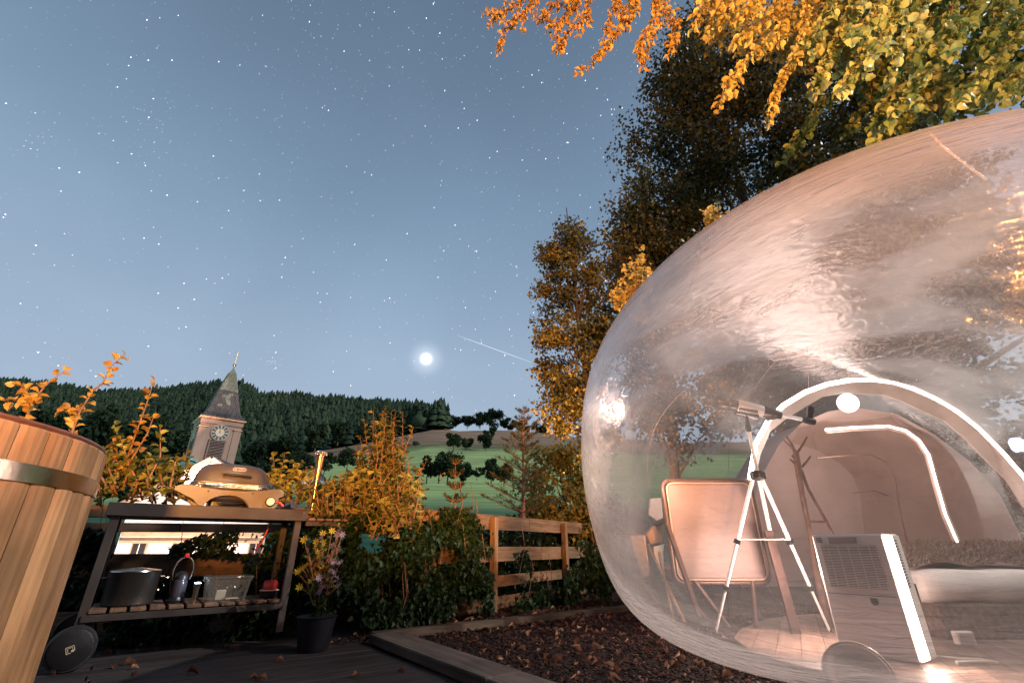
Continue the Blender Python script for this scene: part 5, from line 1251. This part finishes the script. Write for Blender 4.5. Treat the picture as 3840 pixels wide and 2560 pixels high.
    for r in range(len(rings) - 1):
        for i in range(n - 1): F.append((r * n + i, r * n + i + 1, (r + 1) * n + i + 1, (r + 1) * n + i))
    pymesh('tunnel', V, F, M_fab, t, True)
    # inner door frame of lit inflated tubes, seams on the door wall
    df_ = [(1897, 988), (1960, 983), (2040, 980), (2080, 990), (2110, 1012), (2132, 1045), (2150, 1110), (2170, 1180), (2200, 1250)]
    dp = [P(u * S_, v * S_, 5.15) for u, v in df_]
    M_lt = emitmat('door_tube_light', (1, .80, .72), 12)
    fr_ = tube('door_frame', dp, .034, mat('frame_pvc', (.75, .62, .55), .35, 0, .1), t, 10)
    off = Vector((-.02, -.03, 0))
    tube('door_light_strip', [p + off for p in dp], [.012] * 6 + [.009] * 3, M_lt, fr_, 6)
    M_line = mat('door_seam', (.16, .10, .085), .6, 0, .2)
    for ln in ([(1875, 1052), (1940, 1046), (2000, 1044), (2035, 1060), (2055, 1100), (2068, 1180), (2088, 1260)], [(2120, 980), (2200, 1040), (2245, 1100), (2268, 1180), (2272, 1250)], [(1960, 1130), (2010, 1126), (2040, 1138)]):
        tube('door_seam', [P(u * S_, v * S_, 5.45) for u, v in ln], .008, M_line, t, 5)
    M_lampd = emitmat('round_lamp_glow', (1, .90, .84), 4.5)
    rc = P(3179, 1511, 4.75); rl = thing('round_lamp', rc, 'round glowing lamp hanging under the lit arch inside the bubble', 'lamp')
    lathe('lamp_disc', [(.095, 0), (.10, .015), (.095, .035), (.05, .045), (.001, .047)], rc, M_lampd, rl, Vector((-.5, -.85, -.15)), 32)
    lathe('lamp_rim', [(.10, -.01), (.106, .01), (.10, .03)], rc, M_white, rl, Vector((-.5, -.85, -.15)), 32, cap=False)
    tube('lamp_cord', [rc + EZ * .10, P(3215, 1430, 4.6)], .004, M_black, rl, 5)
    lamp('tunnel_light', 'POINT', P(3150, 1720, 5.3), None, 26, (1, .74, .64), shadow_soft_size=.3)
    for k in range(3): lamp('film_streak_light', 'POINT', P(2440 + k * 8, 1600 + 110 * k, 4.3), None, 9, (1, .72, .60), shadow_soft_size=.035)  # added points whose reflections draw a bright streak on the film
    lamp('tent_fill_light', 'POINT', P(3060, 2120, 3.6), None, 85, (1, .74, .65), shadow_soft_size=.12)  # added fill for the tent interior, no lamp stands here
build_bubble()
def build_dehumidifier():
    q = Vector((2.366, 3.155, 0)); f = Vector((-.57, .82, 0)).normalized(); s = Vector((.82, .57, 0)).normalized()
    fn = -s; z0, z1 = .04, .735
    w, d = .43, .26; ax = (f, s, EZ)
    t = thing('air_conditioner', q + f * w / 2 + s * d / 2, 'tall white mobile air conditioner with louvred front and overlit side made to glow inside the bubble', 'air conditioner')
    c = q + f * w / 2 + s * d / 2
    box('body', (c.x, c.y, (z0 + z1) / 2), (w, d, z1 - z0), M_white, t, ax, .012)
    M_gd = mat('grille_shadow', (.09, .06, .055), .7, 0, .1)
    gz0, gz1 = .415, .665; gc = q + f * (w / 2) + fn * .003
    box('grille_back', (gc.x, gc.y, (gz0 + gz1) / 2), (w - .10, .006, gz1 - gz0), M_gd, t, ax)
    for k in range(26):
        box('grille_slat', Vector((gc.x, gc.y, gz0 + .005 + k * (gz1 - gz0 - .01) / 25)) + fn * .005, (w - .10, .008, .0045), M_white, t, ax)
    for k in range(5): box('grille_rib', Vector((gc.x, gc.y, (gz0 + gz1) / 2)) + fn * .001 + f * (-.12 + k * .06), (.004, .008, gz1 - gz0), M_white, t, ax)
    pc = q + f * .30 + fn * .004
    box('control_panel', (pc.x - f.x * .06, pc.y - f.y * .06, .698), (.17, .01, .036), mat('panel_grey', (.30, .22, .23), .4, 0, .1), t, ax, .003)
    for k in range(3): box('vent_slot', Vector((q.x, q.y, .685 + k * .012)) + f * .385 + fn * .002, (.035, .006, .005), M_gd, t, ax)
    lc = q + f * .15 + fn * .003
    prism('tank_window', [(-.02, .016), (.02, .016), (.02, -.008), (.008, -.022), (-.008, -.022), (-.02, -.008)], Vector((lc.x, lc.y, .345)), -f, EZ, fn, .004, M_black, t)
    box('tank_seam', Vector((gc.x, gc.y, .375)), (w - .04, .004, .003), M_gd, t, ax)
    # overlit side: the light falling on it built in as a glowing strip
    M_st = emitmat('overlit_side_glow', (1, .84, .76), 22.0)
    sn = -f; sc_ = q + sn * .004
    box('overlit_panel', Vector((sc_.x, sc_.y, (z0 + z1) / 2)) + s * .062, (.008, .125, z1 - z0 - .02), M_st, t, ax, .002)
    box('side_panel', Vector((sc_.x, sc_.y, (z0 + z1) / 2)) + s * .18, (.008, .12, z1 - z0 - .02), M_white, t, ax, .002)
    for k in range(17): box('vent_slot', Vector((sc_.x, sc_.y, .43 + k * .0165)) + s * .155 + sn * .005, (.004, .032, .008), M_gd, t, ax)
    lamp('overlit_side_fill', 'AREA', Vector((sc_.x, sc_.y, .4)) + s * .05 + sn * .05 + fn * .03, Vector((sc_.x, sc_.y, .4)) + sn * 2 + fn, 22, (1, .74, .64), shape='RECTANGLE', size=.08, size_y=.6)  # added light spreading the glow of the overlit side
    M_cb = mat('white_cable', (.8, .7, .62), .4, 0, .05)
    tag(tube('cable', [q + s * .27 + EZ * .05 + f * .03, q + s * .33 + EZ * .045 - f * .08, q + s * .42 + EZ * .045 - f * .16, q + s * .40 + EZ * .045 - f * .24, q + s * .30 + EZ * .045 - f * .14, q + s * .22 + EZ * .045 - f * .10, q + s * .15 + EZ * .045 - f * .12], .007, M_cb, None, 6), 'white power cable curled on the floor beside the air conditioner', 'cable')
build_dehumidifier()
def build_telescope():
    Y = 3.95; hub = P(2843, 1782, Y)
    tr = thing('tripod', (hub.x, hub.y, .03), 'shiny three legged aluminium tripod standing behind the bubble film', 'tripod')
    feet = [G(2683, 2372, .035), G(2962, 2340, .035), G(3113, 2367, .035)]
    feet[1] = Vector((feet[1].x, feet[1].y, .035))
    lathe('hub', [(.05, -.03), (.062, -.02), (.062, .02), (.05, .035)], hub, M_black, tr, n=14)
    for ft in feet:
        d = (ft - hub); x, y, z = frame(d); a = hub + Vector((d.x, d.y, 0)).normalized() * .05 - EZ * .03
        lg = tube('leg', [a, a.lerp(ft, .42)], .0165, M_alu, tr, 10)
        tube('leg_section', [a.lerp(ft, .42), a.lerp(ft, .72)], .0135, M_alu, lg, 10)
        tube('leg_section', [a.lerp(ft, .72), ft], .0105, M_alu, lg, 10)
        for s_ in (.42, .72):
            p = a.lerp(ft, s_); box('leg_clamp', p, (.045, .05, .035), M_black, lg, frame(d), .004)
        lathe('rubber_foot', [(.013, 0), (.015, .02), (.008, .025)], ft, M_black, lg, n=10)
    mids = [(hub + Vector(((f_ - hub).x, (f_ - hub).y, 0)).normalized() * .05).lerp(f_, .42) for f_ in feet]; cc = sum(mids, Vector()) / 3
    for q in mids: beam('spreader_arm', q, cc + EZ * .0, .012, .006, M_alu, tr)
    top = P(2800, 1560, Y)
    post0 = hub + EZ * .03; post1 = hub.lerp(P(2808, 1616, Y), .98)
    tube('centre_column', [post0, post1], .0145, M_alu, tr, 10)
    tube('column_head', [post1, post1.lerp(top, .3), top.lerp(post1, .35), top], [.024, .026, .016, .014], M_black, tr, 10)
    # telescope
    tl = thing('telescope', top, 'white refractor telescope with black lens hood aimed left on the tripod', 'telescope')
    a = P(2690, 1507, Y + .02); b = P(2940, 1558, Y); ax_ = (b - a).normalized(); ln = (b - a).length
    def T(s_): return a + ax_ * s_ * ln
    def seg(name, s0, s1, r0, r1, m_, par=tl): return lathe(name, [(r0 * .97, 0), (r0, .004), (r1, (s1 - s0) * ln - .004), (r1 * .97, (s1 - s0) * ln)], T(s0), m_, par, ax_, 24)
    seg('lens_hood', -.03, .14, .060, .062, M_black); seg('lens_cell', .14, .29, .050, .052, M_black)
    seg('tube', .29, .68, .062, .052, M_white)
    seg('focuser', .68, .95, .054, .038, M_black)
    kn = T(.80) - EZ * .045; lathe('focus_knob', [(.018, -.05), (.018, .05)], kn, M_black, tl, Vector((.3, -.9, 0)), 14)
    seg('drawtube', .95, 1.26, .017, .017, M_alu)
    e = T(1.38); lathe('star_diagonal', [(.028, -.045), (.032, 0), (.028, .04)], e, M_black, tl, ax_, 16)
    up = (EZ + ax_ * .35).normalized()
    lathe('eyepiece', [(.026, -.02), (.026, .07), (.03, .075), (.03, .13), (.024, .135)], e, M_black, tl, up, 16)
    box('mount_bracket', T(.42) - EZ * .062, (.20, .05, .045), M_black, tl, (ax_, ax_.cross(EZ).normalized(), ax_.cross(EZ).normalized().cross(ax_)), .008)
    box('handle_bracket', T(.42) - EZ * .04 - Vector((0, .045, 0)), (.16, .02, .03), M_black, tl, (ax_, ax_.cross(EZ).normalized(), ax_.cross(EZ).normalized().cross(ax_)), .006)
build_telescope()
def build_chair():
    M_lea = mat('pink_leather', (.29, .20, .175), .5, 0, .2, 2.2, .35, 14)
    M_frm = mat('chair_frame', (.10, .055, .045), .4, .3, .2)
    Y = 4.45
    tl, tr_, bl, br = P(2490, 1800, Y), P(2875, 1800, Y), P(2532, 2185, Y), P(2895, 2185, Y)
    x0, x1 = bl.x + .02, br.x; zt, zb = tl.z, bl.z
    x0 = (tl.x + bl.x) / 2
    t = thing('armchair', ((x0 + x1) / 2, Y + .3, 0), 'leather covered chair back with dark frame on thin legs inside the bubble', 'armchair')
    w = x1 - x0; h = zt - zb; c = Vector(((x0 + x1) / 2, Y, (zt + zb) / 2))
    prism('backrest', rrect(w - .06, h - .06, .05, 4), c, XYZ[0], EZ, XYZ[1], .07, M_lea, t, .015)
    pts = [c + Vector((p[0], .03, p[1])) for p in rrect(w, h, .07, 6)]; pts.append(pts[0])
    tube('back_frame', pts, .024, M_frm, t, 8)
    pts = [c + Vector((p[0], .0, p[1])) for p in rrect(w - .05, h - .05, .06, 6)]; pts.append(pts[0])
    tube('piping', pts, .007, mat('piping', (.6, .4, .28), .4, 0, .1), t, 6)
    box('seat', c + Vector((0, .30, -h / 2 + .06)), (w - .08, .5, .14), M_lea, t, XYZ, .03)
    for sx in (-1, 1):
        for yy in (.02, .52): tube('leg', [c + Vector((sx * (w / 2 - .16), yy, -h / 2 + .02)), Vector((c.x + .10 + sx * (w / 2 - .30), c.y + yy, .04))], [.026, .018], M_frm, t, 8)
    for sx in (-1, 1): tube('arm_rest', [c + Vector((sx * (w / 2 - .03), .05, .10)), c + Vector((sx * (w / 2 - .03), .5, .06)), c + Vector((sx * (w / 2 - .03), .52, -.30))], .03, M_frm, t, 8)
    # tall dark side post next to the back
    o = beam('door_post', P(2500, 1960, Y - .3) , Vector((P(2500, 1960, Y - .3).x + .16, Y - .3, .16)), .05, .03, M_frm); tag(o, 'narrow dark upright board left of the leather chair back', 'post')
    o = beam('door_post', P(2880, 1990, Y - .25), Vector((P(2880, 1990, Y - .25).x + .05, Y - .25, .03)), .07, .03, M_frm); tag(o, 'dark upright board with pale edges right of the leather chair back', 'post')
    # pale chair left behind
    M_pl = mat('pale_cushion', (.74, .62, .55), .8, 0, .1, 3, .3); M_wd = wood('chair_wood', (.45, .28, .18), (.28, .16, .1), (0, 0, 1), .5)
    b = P(2405, 2290, 4.9); b.z = .03
    t = thing('folding_chair', b, 'pale cushioned folding chair at the left edge inside the bubble', 'chair')
    def Q(u, v, y=4.9): return P(u, v, y)
    def slab(name, pts, y, th, m_): 
        ps = [Q(u, v, y) for u, v in pts]; o = ps[0]
        return prism(name, [(p.x - o.x, p.z - o.z) for p in ps], o, XYZ[0], EZ, XYZ[1], th, m_, t, .006)
    slab('cushion', [(2362, 2008), (2422, 2005), (2436, 2160), (2412, 2164)], 4.95, .06, M_pl)
    slab('back_cushion', [(2440, 1868), (2480, 1866), (2488, 1945), (2462, 1950), (2434, 1930)], 5.0, .06, M_pl)
    slab('seat_cushion', [(2448, 1972), (2486, 1960), (2492, 2030), (2440, 2040), (2424, 2005)], 4.9, .08, M_wd)
    slab('leg_cloth', [(2452, 2050), (2492, 2038), (2484, 2070), (2498, 2180), (2490, 2182), (2456, 2100)], 4.88, .02, M_pl)
    for a_, c_ in (((2400, 2160), (2420, 2290)), ((2470, 2060), (2440, 2290)), ((2430, 2040), (2480, 2280))):
        tube('leg', [Q(*a_), Vector((Q(*c_).x * .9 + .24, 4.6, .06))], .014, M_wd, t, 6)
build_chair()
def build_coat_stand():
    Y = 4.5; M_st = mat('stick_bark', (.14, .08, .06), .8, 0, .4, 20, .5)
    def q(u, v, y=Y): return P(u, v, y)
    foot = G(3085, 2290, .03); foot.y = Y
    fb = Vector((q(3095, 2290).x, Y, .03))
    t = thing('stick_stand', fb, 'stand of rough natural sticks with forked tips before the pink tunnel wall', 'stand')
    tube('main_stick', [q(2984, 1690), q(2992, 1745), q(3008, 1850), q(3030, 1960), q(3048, 2050), q(3058, 2120), fb], [.026, .030, .024, .022, .022, .034, .036], M_st, t, 8)
    tube('side_stick', [q(3004, 1758), q(3030, 1830), q(3068, 1900), q(3100, 1955), q(3128, 2010), Vector((q(3150, 2080).x, Y, .03))], [.014, .014, .013, .013, .012, .012], M_st, t, 7)
    beam('cross_stick', q(3034, 1954), q(3100, 1956), .018, .018, M_st, t)
    for a, b in (((2984, 1695), (2950, 1635)), ((2982, 1692), (2938, 1648)), ((2994, 1692), (3027, 1637)), ((2990, 1745), (2970, 1706)), ((2990, 1750), (2962, 1720)), ((3008, 1750), (3040, 1710))):
        tube('twig', [q(*a), q((a[0] + b[0]) / 2 + 2, (a[1] + b[1]) / 2 - 1), q(*b)], [.011, .010, .008], M_st, t, 6)
build_coat_stand()
def build_bed():
    M_fur = mat('brown_fur', (.30, .21, .165), .9, 0, .45, 14, 1., 50); M_base = mat('bed_base_fabric', (.16, .10, .075), .9, 0, .5, 26, 1., 60)
    M_sheet = mat('white_sheet', (.86, .78, .72), .8, 0, .06, 5, .3, 12)
    x0, y0, x1, y1 = 3.14, 3.92, 4.55, 5.1
    t = thing('bed', ((x0 + x1) / 2, (y0 + y1) / 2, 0), 'low bed with dark textured base and white rolled mattress at the right', 'bed')
    box('base', ((x0 + x1) / 2 + .03, (y0 + y1) / 2, .15), (x1 - x0 - .04, y1 - y0 - .06, .24), M_base, t, XYZ, .02)
    bm = bmesh.new(); rs = []
    prof = [(.0, .27), (-.05, .30), (-.07, .38), (-.05, .45), (.0, .485), (.2, .50), (1.0, .50)]
    xs = np.linspace(x0, x1, 30)
    for i, x in enumerate(xs):
        k = min(1, (x - x0) / .12) ** .5; rs.append([bm.verts.new((x, y0 + .08 + d * k + .006 * math.sin(x * 9), .27 + (z - .27) * (.55 + .45 * k) + .006 * math.sin(x * 13 + d * 9))) for d, z in prof])
    for a, b in zip(rs, rs[1:]):
        for k in range(len(prof) - 1): bm.faces.new((a[k], a[k + 1], b[k + 1], b[k]))
    bm.faces.new(rs[0]); bm_obj('mattress', bm, M_sheet, t, True)
    # fur throw: a wavy mound with tufts
    def hz(x, y): return .50 + .17 * math.exp(-((y - 4.45) / .32) ** 4) * min(1, (x - x0 + .12) / .3) + .02 * math.sin(x * 14) * math.sin(y * 9)
    n = 40; V = []; F = []
    for j in range(n):
        for i in range(n):
            x = x0 - .04 + (x1 - x0 + .1) * i / (n - 1); y = 4.08 + 1.0 * j / (n - 1); V.append((x, y, hz(x, y)))
    for j in range(n - 1):
        for i in range(n - 1): F.append((j * n + i, j * n + i + 1, (j + 1) * n + i + 1, (j + 1) * n + i))
    th = thing('fur_throw', ((x0 + x1) / 2, 4.5, .5), 'shaggy brown fur throw heaped on the bed behind the white roll', 'throw')
    pymesh('throw_cloth', V, F, M_fur, th, True)
    M_hair = leafmat('fur_hair', [(.14, .09, .07), (.30, .21, .16), (.45, .34, .27)], .2, .8)
    k = 6000; x = R.uniform(x0 - .03, x1, k); y = R.uniform(4.08, 4.8, k); z = np.array([hz(a, b) for a, b in zip(x, y)]); d = unit(k); d[:, 2] = np.abs(d[:, 2]) + .3; d[:, 1] -= .5
    scatter_mesh('fur', NEED_V * np.array([1.2, 1, 1]), NEED_F, np.stack([x, y, z], 1), rot_mats(d, R.uniform(0, 6, k)), R.uniform(.03, .06, k), R.uniform(0, 1, k), M_hair, th)
    b = P(3600, 2350, 3.7); b.z = .035
    tt = thing('router_box', b, 'small white plastic box standing on the floor before the bed', 'box')
    box('case', b + EZ * .05, (.12, .05, .08), M_white, tt, XYZ, .006); box('face_panel', b + EZ * .05 - Vector((0, .027, 0)), (.09, .005, .05), M_seamless, tt, XYZ)
M_seamless = mat('grey_face', (.5, .42, .4), .4, 0, .1)
build_bed()
def build_flange():
    c = P(3222, 2545, 2.45); c.z = max(c.z, .085); M_f = mat('pink_valve_fabric', (.55, .33, .27), .5, 0, .15, 6, .2)
    ax = Vector((-.35, -.75, .42)).normalized(); t = thing('air_valve', c, 'round pinkish inflation valve at the foot of the bubble', 'valve')
    lathe('collar', [(.128, -.05), (.137, -.01), (.134, .03), (.12, .045), (.096, .035), (.086, .0), (.086, -.06)], c, M_f, t, ax, 40, cap=False)
    lathe('plug', [(.085, -.03), (.082, -.015), (.06, -.005), (.03, .012), (.001, .014)], c, mat('valve_dark', (.14, .06, .05), .5, 0, .2), t, ax, 32, cap=False)
    lathe('rim_piping', [(.134, .028), (.139, .035), (.134, .041)], c, mat('rim_pvc', (.8, .55, .42), .3, 0, .1), t, ax, 40, cap=False)
build_flange()
def build_uplight():
    p = Vector((.3, 9.9, .12)); t = thing('tree_fill_uplight', (p.x, p.y, -.1), 'small orange spike light added to brighten the alders', 'lamp')
    lathe('housing', [(.05, -.05), (.07, .0), (.075, .08), (.07, .085)], p, M_black, t, Vector((.3, .2, 1)), 16); tube('spike', [p - EZ * .3, p], .012, M_black, t, 6)
build_uplight()
def build_cool_lamp():
    p = P(3815, 1665, 6.4); t = thing('reflection_lantern', (p.x, p.y, 0), 'cold white lantern added in place of a distant light reflected at the right edge', 'lantern')  # added glow in place of a reflected distant light
    tube('post', [(p.x, p.y, -.02), (p.x, p.y, p.z - .1)], .02, M_black, t, 8)
    lathe('glass', [(.05, -.10), (.075, -.06), (.08, .04), (.05, .08)], p, emitmat('cold_reflection_glow', (.5, .6, 1), 7.), t, n=16)
    lathe('cap', [(.09, .08), (.06, .12), (.01, .15)], p, M_black, t, n=16)
build_cool_lamp()
# ------------------------------------------------------------------ street lamp and added light blockers beyond the frame
def build_surroundings():
    M_shade_lodge = wood('shade_lodge_boards', (.14, .08, .05), (.07, .04, .025), (1, 0, 0), .8)
    t = thing('shade_lodge', (0, -10, 0), 'dark timber building added out of view to cut the sky light', 'shade_lodge')  # unseen building added to darken the foreground
    for k in range(22): box('board', (0, -9.9, .12 + k * .24), (26, .05, .235), M_shade_lodge, t)
    box('wall', (0, -11, 2.7), (26, 2.1, 5.4), M_shade_lodge, t); box('roof', (0, -10.9, 5.6), (27, 4, .3), M_shade_lodge, t)
    hd = thing('shade_hedge', (3.2, -1.8, 0), 'dark leafy screen added behind the photographer to block lamp light', 'shade_hedge')  # unseen screen, stepped in height to shade deck and tent from the lamp
    M_hc = mat('shade_hedge_core', (.02, .025, .012), .9); box('core', (3.15, -1.8, .58), (7.2, .4, 1.16), M_hc, hd); box('core', (-.72, -1.8, .47), (.5, .4, .94), M_hc, hd); box('core', (4.15, -1.8, 1.6), (5.4, .4, 1.04), M_hc, hd)
    n = 9000; p = np.stack([R.uniform(-1.02, 6.8, n), R.uniform(-2.05, -1.55, n), R.uniform(0, 1, n)], 1); p[:, 2] *= np.where(p[:, 0] > 1.42, 2.18, np.where(p[:, 0] > -.5, 1.25, 1.02))
    scatter_mesh('foliage', QUAD_V, QUAD_F, p, rot_mats(unit(n), R.uniform(0, 6, n)), R.uniform(.05, .1, n), R.uniform(0, .6, n), M_ivy, hd)
    lp = thing('street_lamp', (LAMP.x, LAMP.y - .1, 0), 'low garden street lamp post behind the deck', 'lamp')
    tube('post', [(LAMP.x, LAMP.y - .22, -.02), (LAMP.x, LAMP.y - .22, LAMP.z)], .04, M_black, lp, 10); box('lamp_head', (LAMP.x, LAMP.y - .18, LAMP.z), (.3, .12, .24), M_black, lp, XYZ, .02)
    t = alder('alder_tree', 'spreading tree crown added out of view to cut sky light on the deck', (3.5, -5.5, -.1), (2.5, -5, 9.5), (.5, -4.6, 7.6), (9.0, 3.6, 1.6), 26000, 120, .26, .28, .3, M_alder, 26, .42)  # unseen crown added to hold back sky light
build_surroundings()
